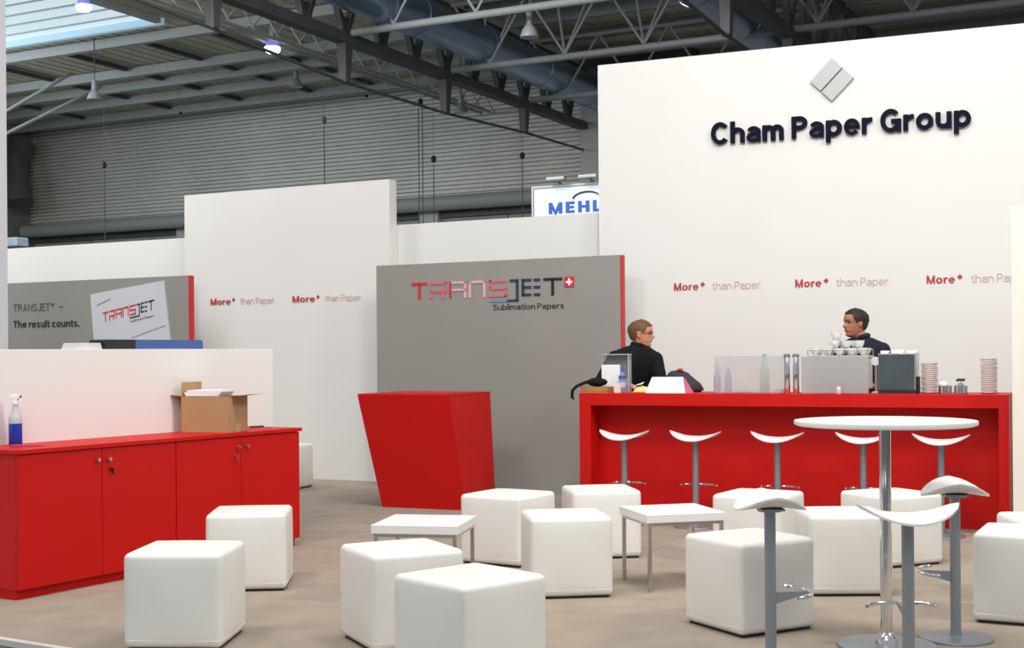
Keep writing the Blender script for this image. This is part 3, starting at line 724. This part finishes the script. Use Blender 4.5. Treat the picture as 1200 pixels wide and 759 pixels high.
# saucer stacks
sc0 = None
for s_, n, g in ((2.712, 15, 'saucers stacked beside the dark box'), (3.136, 17, 'saucers stacked at the cream screen end of the bar')):
    for k in range(n):
        z = HC+.0005+k*.0155; loc = CT(s_+.003*math.sin(k*2.3), .30, z)
        od = 'bottom second third fourth fifth sixth seventh eighth ninth tenth eleventh twelfth thirteenth fourteenth fifteenth sixteenth seventeenth'.split()
        lab = ('bottom saucer' if k == 0 else 'top saucer' if k == n-1 else od[k]+' saucer from the bottom')+(' of the stack between dark box and sugar bowls' if s_ < 3 else ' of the taller stack by the cream screen')
        if sc0 is None:
            sc0 = M().lathe([(.044, 0), (.048, .001), (.058, .005), (.061, .011), (.060, .0142), (.032, .006)], 20).build('saucer', PORC2, loc=loc, smooth=50)
            tag(sc0, lab, 'saucer', g)
        else:
            o = sc0.copy(); C.objects.link(o); o.location = loc; o['label'] = lab; o['group'] = g
for s_, lab in ((2.835, 'round chrome sugar bowl nearest the saucer stack by the dark box'), (2.945, 'round chrome sugar bowl with a dark-handled lid')):
    t = thing('sugar_bowl', lab, 'bowl', CT(s_, .18), TR, 'chrome sugar bowls on the bar')
    M().lathe([(.046, 0), (.050, .004), (.050, .060), (.048, .062)], 24).build('bowl_body', CHROME, t, smooth=40)
    if s_ < 2.9: M().ball((-.01, 0, .072), (.04, .04, .022), 14, 8).build('sugar_sachets', PORC, t, smooth=60)
    else:
        M().lathe([(.047, .0625), (.03, .076), (.008, .08), (.008, .088)], 18).build('lid', CHROME, t, smooth=50)
        M().path([(-.03, 0, .098), (-.015, 0, .105), (.015, 0, .103), (.03, 0, .106)], .010, 8).build('lid_handle', BLACK, t, smooth=60)
bpy.data.objects.remove(bpy.data.objects['steel_lid'])

# ------------------------------------------------------------------ people
def lerp_tab(tab, t):
    if t <= tab[0][0]: return tab[0][1]
    for (a, x), (b, y) in zip(tab, tab[1:]):
        if t <= b: k = (t-a)/(b-a); k = k*k*(3-2*k)*.5+k*.5; return x+(y-x)*k
    return tab[-1][1]
FR = [(-1, .050), (-.9, .078), (-.78, .083), (-.66, .074), (-.56, .087), (-.50, .079), (-.45, .088), (-.38, .083), (-.1, .084), (.0, .078), (.14, .091), (.35, .091), (.55, .083), (.75, .062), (.9, .038), (1, .0)]
BK = [(-1, -.0), (-.8, .035), (-.55, .066), (-.2, .088), (.2, .102), (.5, .097), (.75, .075), (.9, .045), (1, .0)]
WD = [(-1, .022), (-.9, .036), (-.75, .050), (-.5, .061), (-.2, .069), (.1, .075), (.4, .076), (.65, .066), (.85, .044), (1, .0)]
HH = .1175
def head_pt(t, ph, off=0):
    f_, b, w_ = lerp_tab(FR, t)*1.08, lerp_tab(BK, t)*1.10, lerp_tab(WD, t)
    cx, sn = math.cos(ph), math.sin(ph)
    e = .85 if cx > 0 else 1
    x = (f_ if cx > 0 else b)*math.copysign(abs(cx)**e, cx); y = w_*sn
    if -.46 < t < .12:           # nose
        if t < -.24: k = max(0, (t+.44)/.20)
        else: k = max(0, (.12-t)/.36)
        x += .036*k*math.exp(-(sn/.20)**2)*(1 if cx > 0 else 0)
    if -.12 < t < .12 and cx > 0:  # eye sockets
        x -= .008*math.exp(-((abs(sn)-.42)/.2)**2)*math.cos(t/.12*PI/2)
    l = math.sqrt(x*x+y*y)+1e-6
    zz = t*HH
    if off:
        n = Vector((x/l, y/l, max(0, t)**2*1.2)).normalized(); return Vector((x, y, zz))+n*off
    return Vector((x, y, zz))
def head_mesh(T):
    q = M(); nt_, np_ = 44, 48; vs = []; fs = []
    for i in range(nt_+1):
        t = -1+2*i/nt_
        for k in range(np_): vs.append(T @ head_pt(t, 2*PI*k/np_))
    for i in range(nt_):
        for k in range(np_):
            a, b = i*np_+k, i*np_+(k+1) % np_; fs.append((a, b, b+np_, a+np_))
    fs += [tuple(range(np_-1, -1, -1)), tuple(nt_*np_+k for k in range(np_))]
    q.add(vs, fs)
    for s_ in (-1, 1):
        for dx, dz, r in ((-.008, .004, (.017, .009, .030)), (-.006, -.016, (.011, .008, .016))):
            e = M().ball((dx, s_*.076, dz-.006), r, 12, 8); q.add([T @ Vector(v) for v in e.v], e.f)
    return q
def hair_mesh(T, front=.60, thick=.010, side=.02):
    q = M(); nt_, np_ = 40, 56; vs = []; fs = []
    def inside(t, ph):
        a = abs((ph+PI) % (2*PI)-PI)
        if a < .9: lim = front
        elif a < 1.35: lim = front+(side-front)*((a-.9)/.45)
        elif a < 1.75: lim = side+.16
        elif a < 2.0: lim = -.25
        else: lim = -.50
        return t > lim
    for layer, off in ((0, thick), (1, -.004)):
        for i in range(nt_+1):
            t = -.6+1.6*i/nt_
            for k in range(np_):
                ph = 2*PI*k/np_
                o = off+(.0025*math.sin(k*2.9+i*.7) if layer == 0 else 0)
                vs.append(T @ head_pt(min(t, 1), ph, o))
    N = (nt_+1)*np_; used = set()
    for i in range(nt_):
        for k in range(np_):
            if inside(-.6+1.6*(i+.5)/nt_, 2*PI*(k+.5)/np_): used.add((i, k))
    for i, k in used:
        k2 = (k+1) % np_; a, b, c_, d = i*np_+k, i*np_+k2, (i+1)*np_+k2, (i+1)*np_+k
        fs.append((a, b, c_, d)); fs.append((N+a, N+d, N+c_, N+b))
        for (ni, nk, e0, e1) in ((i-1, k, a, b), (i+1, k, c_, d), (i, (k-1) % np_, d, a), (i, k2, b, c_)):
            if (ni, nk) not in used and ni < nt_: fs.append((e0, N+e0, N+e1, e1))
    top = M(); q.add(vs, fs)
    q.add([T @ (head_pt(1, 0)+Vector((0, 0, thick*.9)))], [])
    return q
def limb(q, pts):                 # pts: (x,y,z,r) chain, closed tapered capsules
    P = [Vector(p[:3]) for p in pts]; R = [p[3] for p in pts]
    for p, r in zip(P, R): q.ball(p, r, 14, 10)
    for i in range(len(P)-1): q.path([P[i], P[i+1]], [R[i], R[i+1]], 14)
def loft(q, secs, n=24):          # secs: (cx,cy,cz,rx,ry,rot)
    vs = []; fs = []
    for cx, cy, cz, rx, ry, ro in secs:
        for k in range(n):
            t = 2*PI*k/n; x, y = rx*math.copysign(abs(math.cos(t))**.85, math.cos(t)), ry*math.copysign(abs(math.sin(t))**.85, math.sin(t))
            vs.append((cx+x*math.cos(ro)-y*math.sin(ro), cy+x*math.sin(ro)+y*math.cos(ro), cz))
    for i in range(len(secs)-1):
        for k in range(n):
            a, b = i*n+k, i*n+(k+1) % n; fs.append((a, b, b+n, a+n))
    fs += [tuple(range(n-1, -1, -1)), tuple((len(secs)-1)*n+k for k in range(n))]
    q.add(vs, fs)
def hand(q, wrist, fwd, side, palm_n, s_=1):   # five fingers, slightly curled towards palm_n
    w_, f_, sd, pn = Vector(wrist), Vector(fwd).normalized(), Vector(side).normalized(), Vector(palm_n).normalized()
    for k in range(4):
        o = (k-1.5)*.019
        limb(q, [(*(w_+sd*o*.6), .014), (*(w_+f_*.05+sd*o), .013), (*(w_+f_*.085+sd*o), .012)])
        L = (.072, .080, .076, .060)[k]
        a = w_+f_*.088+sd*o*1.05; b = a+f_*L*.45+pn*.004; c_ = b+f_*L*.33+pn*L*.22; d = c_+f_*L*.15+pn*L*.22
        limb(q, [(*a, .0095), (*b, .0088), (*c_, .008), (*d, .007)])
    a = w_+f_*.018-sd*.026*s_; b = a+f_*.035-sd*.024*s_+pn*.008; c_ = b+f_*.030-sd*.006*s_+pn*.01
    limb(q, [(*(w_+f_*.01), .014), (*a, .013), (*b, .0105), (*c_, .009)])
def remeshed(q, name, material, parent, vox=.007, sm_=3):
    o = q.build(name, material, parent)
    r = o.modifiers.new('r', 'REMESH'); r.mode = 'VOXEL'; r.voxel_size = vox; r.use_smooth_shade = True
    if sm_: s2 = o.modifiers.new('s', 'SMOOTH'); s2.iterations = sm_; s2.factor = .5
    return o
def person(label, loc, J, head_rot, head_c, skin, hairm, coat, collar, hair_kw, glasses=False, coat_label=None):
    t = thing('person', label, 'person', loc, 0)
    T = Matrix.Translation(head_c) @ head_rot
    hc = Vector(head_c); nk = Vector(J['neck'])
    q = head_mesh(T)
    limb(q, [(*(T @ Vector((-.018, 0, -.07))), .052), (*(nk*.5+(T @ Vector((-.02, 0, -.10)))*.5), .052), (*nk, .058)])
    loft(q, [(x, y, z, rx*.90, ry*.90, ro) for x, y, z, rx, ry, ro in J['torso']])
    for sd in ('r', 'l'):
        A = J['arm_'+sd]; limb(q, [(*A[0], .046), (*(Vector(A[0])*.5+Vector(A[1])*.5), .043), (*A[1], .036), (*A[2], .026)])
        hand(q, A[2], *J['hand_'+sd])
        Lg = J['leg_'+sd]; limb(q, [(*Lg[0], .088), (*(Vector(Lg[0])*.5+Vector(Lg[1])*.5), .074), (*Lg[1], .054), (*(Vector(Lg[1])*.6+Vector(Lg[2])*.4), .052), (*Lg[2], .036)])
        f_ = Vector(J['foot']); limb(q, [(*(Vector(Lg[2])-Vector((0, 0, .03))), .038), (*(Vector((Lg[2][0], Lg[2][1], .04))+f_*.12), .032)])
    remeshed(q, 'body', skin, t, .006, 2)
    q = M(); loft(q, J['torso'])
    for sd in ('r', 'l'):
        A = J['arm_'+sd]; a, b, c_ = Vector(A[0]), Vector(A[1]), Vector(A[2])
        limb(q, [(*a, .070), (*(a*.5+b*.5), .061), (*b, .054), (*(b*.5+c_*.5), .045), (*(b*.08+c_*.92), .038)])
        limb(q, [(*a, .066), (*(nk*.55+a*.45-Vector((0, 0, .012))), .060)])
    remeshed(q, 'jacket', coat, t, .009, 3)
    q = M()
    for sd in ('r', 'l'):
        Lg = [Vector(p) for p in J['leg_'+sd]]
        limb(q, [(*Lg[0], .100), (*(Lg[0]*.5+Lg[1]*.5), .086), (*Lg[1], .066), (*(Lg[1]*.5+Lg[2]*.5), .062), (*Lg[2], .052)])
    pl = J['torso'][0]; loft(q, [(pl[0], pl[1], pl[2]-.06, .15, .105, pl[5]), (pl[0], pl[1], pl[2]+.04, .155, .11, pl[5])])
    remeshed(q, 'trousers', TROUS, t, .012, 2)
    for sd in ('r', 'l'):
        Lg = J['leg_'+sd][2]; f_ = Vector(J['foot']); a = Vector((Lg[0], Lg[1], .05))
        q = M(); limb(q, [(*(a-f_*.05), .050), (*(a+f_*.06), .046), (*(a+f_*.17-Vector((0, 0, .008))), .040)])
        q.v = [(x, y, max(z, 0)) for x, y, z in q.v]; remeshed(q, 'shoe', BLACK, t, .008, 2)
    # collar
    q = M(); pts = []
    for i in range(15):
        a = math.radians(40+280*i/14)
        v = head_rot @ Vector((.058*math.cos(a)+.002, .060*math.sin(a), 0))
        pts.append(nk+Vector((v.x, v.y, .006-.010*math.cos(a))))
    q.path(pts, [.014]+[.022]*13+[.014], 8); q.build('collar', collar, t, smooth=80)
    hair_mesh(T, **hair_kw).build('hair', hairm, t, smooth=80)
    for s_ in (-1, 1):
        e = M().ball((0, 0, 0), (.009, .012, .0075), 12, 8); e.v = [T @ (Vector(v)+Vector((.0745, s_*.030, .003))) for v in e.v]
        e.build('eye', EYEW, t, smooth=80)
        b = M().path([T @ Vector(p) for p in ((.097, s_*.014, .020), (.090, s_*.033, .025), (.074, s_*.050, .020))], [.003, .0038, .002], 6); b.build('eyebrow', hairm, t)
    M().path([T @ Vector(p) for p in ((.077, -.024, -.061), (.0920, -.012, -.060), (.0955, 0, -.0595), (.0920, .012, -.060), (.077, .024, -.061))], [.002, .004, .0045, .004, .002], 6).build('mouth', LIP, t, smooth=80)
    if glasses:
        g = M()
        for s_ in (-1, 1):
            g.path([T @ Vector((.093, s_*.031+.021*math.cos(k*PI/8), .001+.015*math.sin(k*PI/8))) for k in range(16)], .0016, 6, closed=True)
            g.path([T @ Vector(p) for p in ((.092, s_*.052, .006), (.04, s_*.079, .008), (-.005, s_*.083, .006))], .0018, 6)
        g.path([T @ Vector(p) for p in ((.094, -.010, .004), (.099, 0, .007), (.094, .010, .004))], .0016, 6)
        g.build('glasses', BLACK, t)
    return t
Ry = lambda a: Matrix.Rotation(a, 4, 'Y'); Rz = lambda a: Matrix.Rotation(a, 4, 'Z')
# man with glasses, turned to the right, leaning with his arms on the bar
J1 = dict(neck=(-.02, .0, 1.395),
 torso=[(-.09, .12, .90, .155, .115, .35), (-.08, .10, 1.0, .16, .115, .35), (-.06, .07, 1.12, .195, .13, .35), (-.045, .04, 1.22, .21, .135, .35), (-.035, .02, 1.30, .20, .12, .35), (-.03, .01, 1.36, .14, .095, .35), (-.022, .0, 1.405, .07, .07, .35)],
 arm_r=((-.235, -.05, 1.285), (-.365, -.13, 1.090), (-.20, -.30, 1.075)), arm_l=((.125, .06, 1.275), (.165, -.04, 1.085), (.10, -.28, 1.075)),
 hand_r=((.7, -.55, -.12), (.6, .75, 0), (0, 0, -1), -1), hand_l=((-.25, -.9, -.12), (-.9, .3, 0), (0, 0, -1), 1),
 leg_r=((-.18, .12, .88), (-.18, .08, .48), (-.18, .14, .08)), leg_l=((-.0, .15, .88), (.0, .12, .48), (.0, .18, .08)), foot=(.35, -.9, 0))
person('man with glasses and black coat leaning on the bar', (1.118, 11.415, 0), J1, Rz(-.30) @ Ry(.02), (.0, 0, 1.496), SKIN, HAIR1, COAT, COAT, dict(front=.58, thick=.009, side=.06), glasses=True)
J2 = dict(neck=(.045, .0, 1.445),
 torso=[(.06, .0, .92, .150, .11, -.5), (.06, .0, 1.02, .142, .108, -.5), (.06, .0, 1.15, .165, .12, -.5), (.055, .0, 1.27, .185, .125, -.5), (.05, .0, 1.36, .170, .105, -.5), (.047, .0, 1.41, .11, .085, -.5), (.045, .0, 1.45, .062, .062, -.5)],
 arm_r=((-.095, .085, 1.335), (-.14, .06, 1.07), (-.16, -.20, 1.05)), arm_l=((.195, -.085, 1.335), (.235, -.10, 1.06), (.06, -.30, 1.05)),
 hand_r=((-.2, -.95, -.1), (-.95, .2, 0), (0, 0, -1), 1), hand_l=((-.8, -.55, -.1), (-.5, .8, 0), (0, 0, -1), -1),
 leg_r=((-.02, .03, .9), (-.03, .0, .49), (-.03, .05, .08)), leg_l=((.14, -.03, .9), (.15, -.05, .49), (.15, .0, .08)), foot=(-.5, -.85, 0))
person('dark-haired barman in dark navy shirt behind the coffee machine', (2.833, 10.90, 0), J2, Rz(PI+.28), (.0, 0, 1.562), SKIN2, HAIR2, SHIRT, SHIRT, dict(front=.66, thick=.009, side=-.04))

# ------------------------------------------------------------------ exhibition hall
AH = Vector((math.cos(TL), math.sin(TL), 0)); BH = Vector((-math.sin(TL), math.cos(TL), 0))
def H(a, b, z): p = AH*a+BH*b; return Vector((p.x, p.y, z))
ZR = 9.85
# far wall: corrugated cladding above, concrete below
wf = M().box(-39, 30, 36.25, 36.5, 0, ZR+.2).build('wall_far', PANELC, rotz=TL, kind='structure')
q = M(); z = 6.0; vs = []; pit = .131; n = 0
prof = []
while z < ZR+.05:
    prof += [(36.10, z), (36.10, z+pit*.50), (36.24, z+pit*.54), (36.24, z+pit*.96)]; z += pit
vs = []
for y, zz in prof: vs += [(-38.8, y, zz), (30, y, zz)]
q.add(vs, [(2*i, 2*i+1, 2*i+3, 2*i+2) for i in range(len(prof)-1)])
q.build('corrugated_cladding', CORR, wf, kind='stuff')
for k in range(24):
    a0 = -38.6+k*2.86
    M().box(a0, a0+2.82, 36.17, 36.24, .0, 4.92).build('concrete_panel', PANELC, wf); M().box(a0, a0+2.82, 36.15, 36.24, 4.95, 5.62).build('concrete_panel', PANELC, wf)
for a in (-31.2, -21.3, -12.0): M().box(a-.35, a+.35, 35.9, 36.14, 0, 5.95).build('pilaster', CONCRETE, wf)
M().box(-38.8, 30, 36.0, 36.16, 5.63, 5.80).build('ledge', DARKSTEEL, wf)
tag(M().path([H(-38.5, 35.5, 6.02), H(29, 35.5, 6.02)], .23, 16).build('wall_duct', mat('pale_grey_duct', (.36, .38, .37), .5), smooth=40), 'long pale grey pipe running along the far hall wall', 'pipe')
ws = M().box(-39.1, -38.8, 5, 36.5, 0, ZR+.2).build('wall_side', mat('dim_side_wall', (.22, .225, .20), .8), rotz=TL, kind='structure')
q = M(); q.path([H(-38.0, 35.0, 9.2), H(-37.9, 34.6, 8.4), H(-37.6, 34.4, 7.6), H(-37.4, 34.3, 6.9)], [.45, .38, .42, .5], 10)
tag(q.build('exhaust_pipe', DARKSTEEL, smooth=50), 'dark curved pipe in the far corner of the hall', 'pipe')
# roof deck: slabs around the skylight opening
ce = M()
ce.box(-39, 30, 25.7, 36.5, ZR, ZR+.12); ce.box(-23, 30, 17, 25.69, ZR, ZR+.12)
ceil = ce.build('ceiling', ROOF, rotz=TL, kind='structure')
# ribs of the deck
rb = M(); a = -38.7
while a < 29.5:
    if a < -23: rb.box(a, a+.10, 25.75, 36.1, ZR-.018, ZR-.001)
    else: rb.box(a, a+.10, 17.1, 36.1, ZR-.018, ZR-.001)
    a += .42
rb.build('deck_ribs', ROOF, ceil, kind='stuff')
skl = []
for k in range(12):
    b0 = 17.3+k*.70
    M().box(-39, -23.05, b0-.003, b0+.03, ZR-.02, ZR+.05).build('glazing_bar', BEAM, ceil)
    M().box(-39, -23.05, b0+.031, b0+.695, ZR+.02, ZR+.06).build('skylight_sheet', SKY, ceil, rotz=0)
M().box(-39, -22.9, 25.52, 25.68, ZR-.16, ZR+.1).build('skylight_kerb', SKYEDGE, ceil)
M().box(-23.04, -22.86, 17, 25.5, ZR-.15, ZR+.1).build('skylight_kerb', PALE, ceil)
for b in (26.4, 29.4, 30.9, 32.6, 34.6):
    M().box(-38.8, -15.9, b-.05, b+.05, ZR-.30, ZR-.06).build('roof_beam', BEAM, ceil)
    M().box(-38.8, -15.9, b-.10, b+.10, ZR-.325, ZR-.301).build('roof_beam', BEAM, ceil)
for b in (19, 21.1, 23.2, 25.3, 27.4, 29.5, 31.6, 33.7, 35.6):
    M().box(-15.2, 30, b-.06, b+.06, ZR-.35, ZR-.06).build('roof_beam', TUBE, ceil)
for a in (-34.5, -30.6, -27.6, -24.8, -22.5, -20.2, -18.0):
    for b, L in ((26.6, 2.7), (29.5, 1.3), (31.0, 1.5), (32.7, 1.8)):
        M().box(a-.07, a+.07, b, b+L, ZR-.16, ZR-.06).build('cross_beam', DARKSTEEL, ceil)
# main trusses
NB = [35.25-4.15*k for k in range(0, 8)]
def truss(a, label, tube_to):
    t = thing('roof_truss', label, 'truss', (0, 0, 0), TL, 'main roof trusses')
    M().box(a-.14, a+.14, 5.5, 34.9, 7.78, 7.99).build('bottom_chord', DARKSTEEL, t)
    M().box(a-.14, a+.14, 5.5, 34.9, 9.35, 9.56).build('top_chord', DARKSTEEL, t)
    bs_ = []; b = NB[0]-4.15
    while b > 6: bs_.append(b); b -= 1.383
    for b in [NB[0]-1.383, NB[0]-2.767]+bs_:
        w_ = M().bar((a, b-.05, 7.98), (a, b-.62, 9.36), .13, .11)
        w_.build('web', DARKSTEEL, t)
        M().bar((a, b+.05, 7.98), (a, b+.62, 9.36), .13, .11).build('web', DARKSTEEL, t)
        M().box(a-.05, a+.05, b-.17, b+.17, 7.99, 8.32).build('gusset', DARKSTEEL, t)
    zt = {1: 7.15, 2: 7.0, 3: 6.98, 4: 7.20, 5: 7.35, 6: 7.45, 7: 7.5}
    for k in range(1, 8):
        b = NB[k]; z1 = zt[k]
        p = M(); v = [(-.15, .12, 7.99), (.15, .12, 7.99), (.15, -.12, 7.99), (-.15, -.12, 7.99), (-.08, .08, z1), (.08, .08, z1), (.08, -.08, z1), (-.08, -.08, z1)]
        p.add([(a+y, b+x, z_) for x, y, z_ in v], [(0, 1, 2, 3), (4, 7, 6, 5), (0, 4, 5, 1), (1, 5, 6, 2), (2, 6, 7, 3), (3, 7, 4, 0)])
        p.build('hanging_post', DARKSTEEL, t)
    M().path([(a, 34.9, 7.2)]+[(a, NB[k], zt[k]) for k in range(1, 8)], .035, 8).build('tie_rod', DARKSTEEL, t, smooth=60)
truss(-15.5, 'dark roof truss that ends at the concrete column', None)
truss(-7.3, 'dark roof truss half hidden above the tall white wall', None)
truss(.9, 'dark roof truss over the bar side of the hall, mostly hidden', None)
# lattice girders between the trusses
def lattice(b, a0, a1, label, m_, z0=7.98, z1=9.5, r=.08, rw=.030, step=1.9, twin=False):
    t = thing('lattice_girder', label, 'girder', (0, 0, 0), TL, 'lattice girders under the roof')
    M().path([(a0, b, z0), (a1, b, z0)], r, 12).build('bottom_tube', m_, t, smooth=50)
    M().path([(a0, b, z1), (a1, b, z1)], r*.7, 10).build('top_tube', m_, t, smooth=50)
    a = a0+1.0
    while a < a1-.5:
        for k in (-1, 1):
            M().path([(a, b, z0+r*.8), (a+k*step*.5, b, z1)], rw, 6).build('web', m_, t)
            if twin: M().path([(a, b, z0+r*.8), (a+k*step*.22, b+.5, z1)], rw, 6).build('web', m_, t)
        a += step
lattice(31.1, -15.3, -7.5, 'tubular lattice girder nearest the far hall wall, short visible end by the column', TUBE)
lattice(26.95, -15.3, 12, 'tubular lattice girder passing just over the tall white wall top', TUBE, twin=True)
lattice(22.8, -15.3, 12, 'tubular lattice girder crossing in front of the big duct at the top', TUBE)
lt = thing('lattice_girder', 'pale slender lattice girder seen behind the dark truss', 'girder', (0, 0, 0), TL, 'lattice girders under the roof')
for aa, zz in ((-19.3, 8.75), (-19.0, 8.75), (-19.15, 9.35)): M().path([(aa, 14, zz), (aa, 35.8, zz)], .05, 8).build('chord', PALE, lt, smooth=50)
b = 14.5; k = 0
while b < 35.5:
    M().path([(-19.3, b, 8.75), (-19.15, b+.45, 9.35)], .022, 6).build('web', PALE, lt); M().path([(-19.15, b+.45, 9.35), (-19.0, b+.9, 8.75)], .022, 6).build('web', PALE, lt); b += .9
for p, q_, lab in (((-11.9, 30, 6.2), (-11.6, 37.5, 9.0), 'slanting pale brace tube at the hall edge, lower one'), ((-11.3, 29, 6.6), (-12.6, 38, 9.5), 'slanting pale brace tube at the hall edge, upper one')):
    tag(M().path([p, q_], .045, 8).build('brace_tube', PALE, smooth=50), lab, 'brace', 'slanting brace tubes')
# ducts
def duct(a, r, z, b0, b1, label):
    t = thing('ventilation_duct', label, 'duct', (0, 0, 0), TL, 'round ventilation ducts')
    M().path([(a, b0, z), (a, b1, z)], r, 32).build('duct_body', DUCT, t, smooth=50)
    b = b0+1
    while b < b1: 
        M().path([(a, b-.02, z), (a, b+.02, z)], r+.012, 32).build('seam_ring', DUCT, t, smooth=50); b += 3.0
duct(-14.55, .44, 8.52, 8, 35.8, 'big shiny blue-grey duct running beside the dark truss to the column')
duct(-8.3, .40, 8.3, 8, 30, 'shiny blue duct appearing above the tall white wall')
# concrete column under truss
M().box(-15.6, -13.2, 34.95, 35.85, 0, 8.75).build('column', CONCRETE, rotz=TL, kind='structure')
M().box(-15.6, -12.2, 34.9, 35.9, 8.76, 9.8).build('column_head', mat('dark_concrete', (.10, .10, .095), .8), rotz=TL, kind='structure')
# high-bay lamps
def lamp(px, y, z, lit, label, sz=.19):
    t = thing('pendant_lamp', label, 'lamp', (px, y, z), 0, 'bell lamps under the hall roof')
    M().lathe([(sz, 0), (sz*.96, .05), (sz*.72, .17), (sz*.42, .24), (sz*.34, .27)], 20).build('shade', LAMPBL if lit else LAMPSH, t, smooth=50)
    M().lathe([(sz*.36, .272), (sz*.36, .50), (sz*.2, .54)], 14).build('ballast', LAMPSH, t, smooth=50)
    M().path([(0, 0, .541), (0, 0, ZR-z-.05)], .015, 6).build('rod', DARKSTEEL, t)
    if lit: M().ball((0, 0, .02), (sz*1.02, sz*1.02, .11), 18, 10).build('glowing_lens', LAMPON, t, smooth=80)
lamp(-9.4, 29.2, 9.05, True, 'lit bell lamp in front of the skylight', .17)
lamp(-5.6, 31.2, 8.55, True, 'lit bell lamp hanging left of the dark truss')
lamp(.40, 26.0, 7.55, False, 'unlit pale bell lamp hanging under the tube near the tall white wall')
lamp(-11.0, 35, 8.15, False, 'unlit dim bell lamp hanging by the slanting braces', .2)
lamp(-6.15, 38, 9.3-.25, False, 'unlit small bell lamp near the top of the cladding wall', .2)
lamp(-1.35, 36.5, 8.0, False, 'unlit bell lamp seen between truss posts against the cladding', .2)
# hanging cables with hooks
for i, (px, ytop, Y_, lab) in enumerate(((124, 193, 40, 'leftmost hanging wire with a small black pulley, against the cladding'), (382, 140, 37, 'hanging wire with a greenish pulley above the middle white wall'),
      (495, 119, 34, 'hanging double wire whose black pulley crosses the tie rod'), (510, 186, 35, 'hanging wire with a low black pulley beside the double wire'),
      (614, 182, 36, 'hanging wire with black pulley nearest the blue sign'), (214, 132, 41, 'short wire ending in a hook above the tall left wall'), (432, 112, 39, 'short wire ending in a hook left of the double wire'))):
    x = (px-600)/FPX*Y_; zt_ = EYE+(414-.0085*(px-600)-ytop)/FPX*Y_
    t = thing('hanging_wire', lab, 'wire', (x, Y_, 0), 0, 'wires hanging from the hall roof')
    M().path([(0, 0, zt_+.12), (0, 0, ZR-.06)], .008, 5).build('upper_wire', TUBE, t)
    M().ball((0, 0, zt_), (.07, .05, .10) if i < 5 else (.05, .04, .05), 10, 8).build('pulley', BLACK if i != 1 else mat('green_pulley', (.05, .25, .22), .5), t, smooth=60)
    if i not in (5, 6):
        for k in ((-.05, .05) if i == 2 else (0,)): M().path([(k, 0, 0.05), (k, 0, zt_-.14)], .014, 5).build('lower_wire', DARKSTEEL, t)
# neighbour's sign
sn = thing('booth_sign', 'pale blue booth sign with blue letters behind the white wall', 'sign', (.37, 21.0, 0), TL)
M().box(0, 2.6, 0, .12, 2.0, 3.95).build('sign_board', SIGNW, sn)
for a_ in ((0, 2.6, 3.951, 3.985), (-.035, -.001, 2.0, 3.985)): M().box(a_[0], a_[1], -.02, .14, a_[2], a_[3]).build('frame', SILVER, sn)
for tt in letters('MEHL', .26, .90, 3.535, .175, depth=.01, w=.21, gap=.22): tt.build('letter', SIGNB, sn)
arc = [(.92+.25*math.sin(a_), -.012, 3.72+.13*math.cos(a_)) for a_ in [math.radians(-75+150*k/12) for k in range(13)]]
M().path(arc, .012, 6).build('arc_emblem', CHAR, sn)
for x_, lab in ((.45, 'white spotlight on top of the blue sign, nearer its end'), (1.0, 'white spotlight on top of the blue sign, nearer the tall white wall')):
    p = Vector((.37, 21.0, 0))+AH*x_
    t = thing('sign_spotlight', lab, 'spotlight', (p.x, p.y, 3.986), TL, 'spotlights on the blue sign')
    M().box(-.16, .16, -.18, -.05, .05, .11).build('housing', SILVER, t, bevel=.02); M().bar((0, -.09, .055), (0, .06, 0.01), .03).build('arm', SILVER, t)
    M().box(-.03, .03, .02, .10, 0, .012).build('clamp', SILVER, t)
tag(M().box(-.9, .30, 0, .3, 0, .17).build('light_box', mat('box_pale_blue', (.32, .42, .50), .5), loc=(-9.2+.0, 24.0, 3.35), rotz=TL, bevel=.03), 'pale blue box of another booth at the hall edge', 'booth')
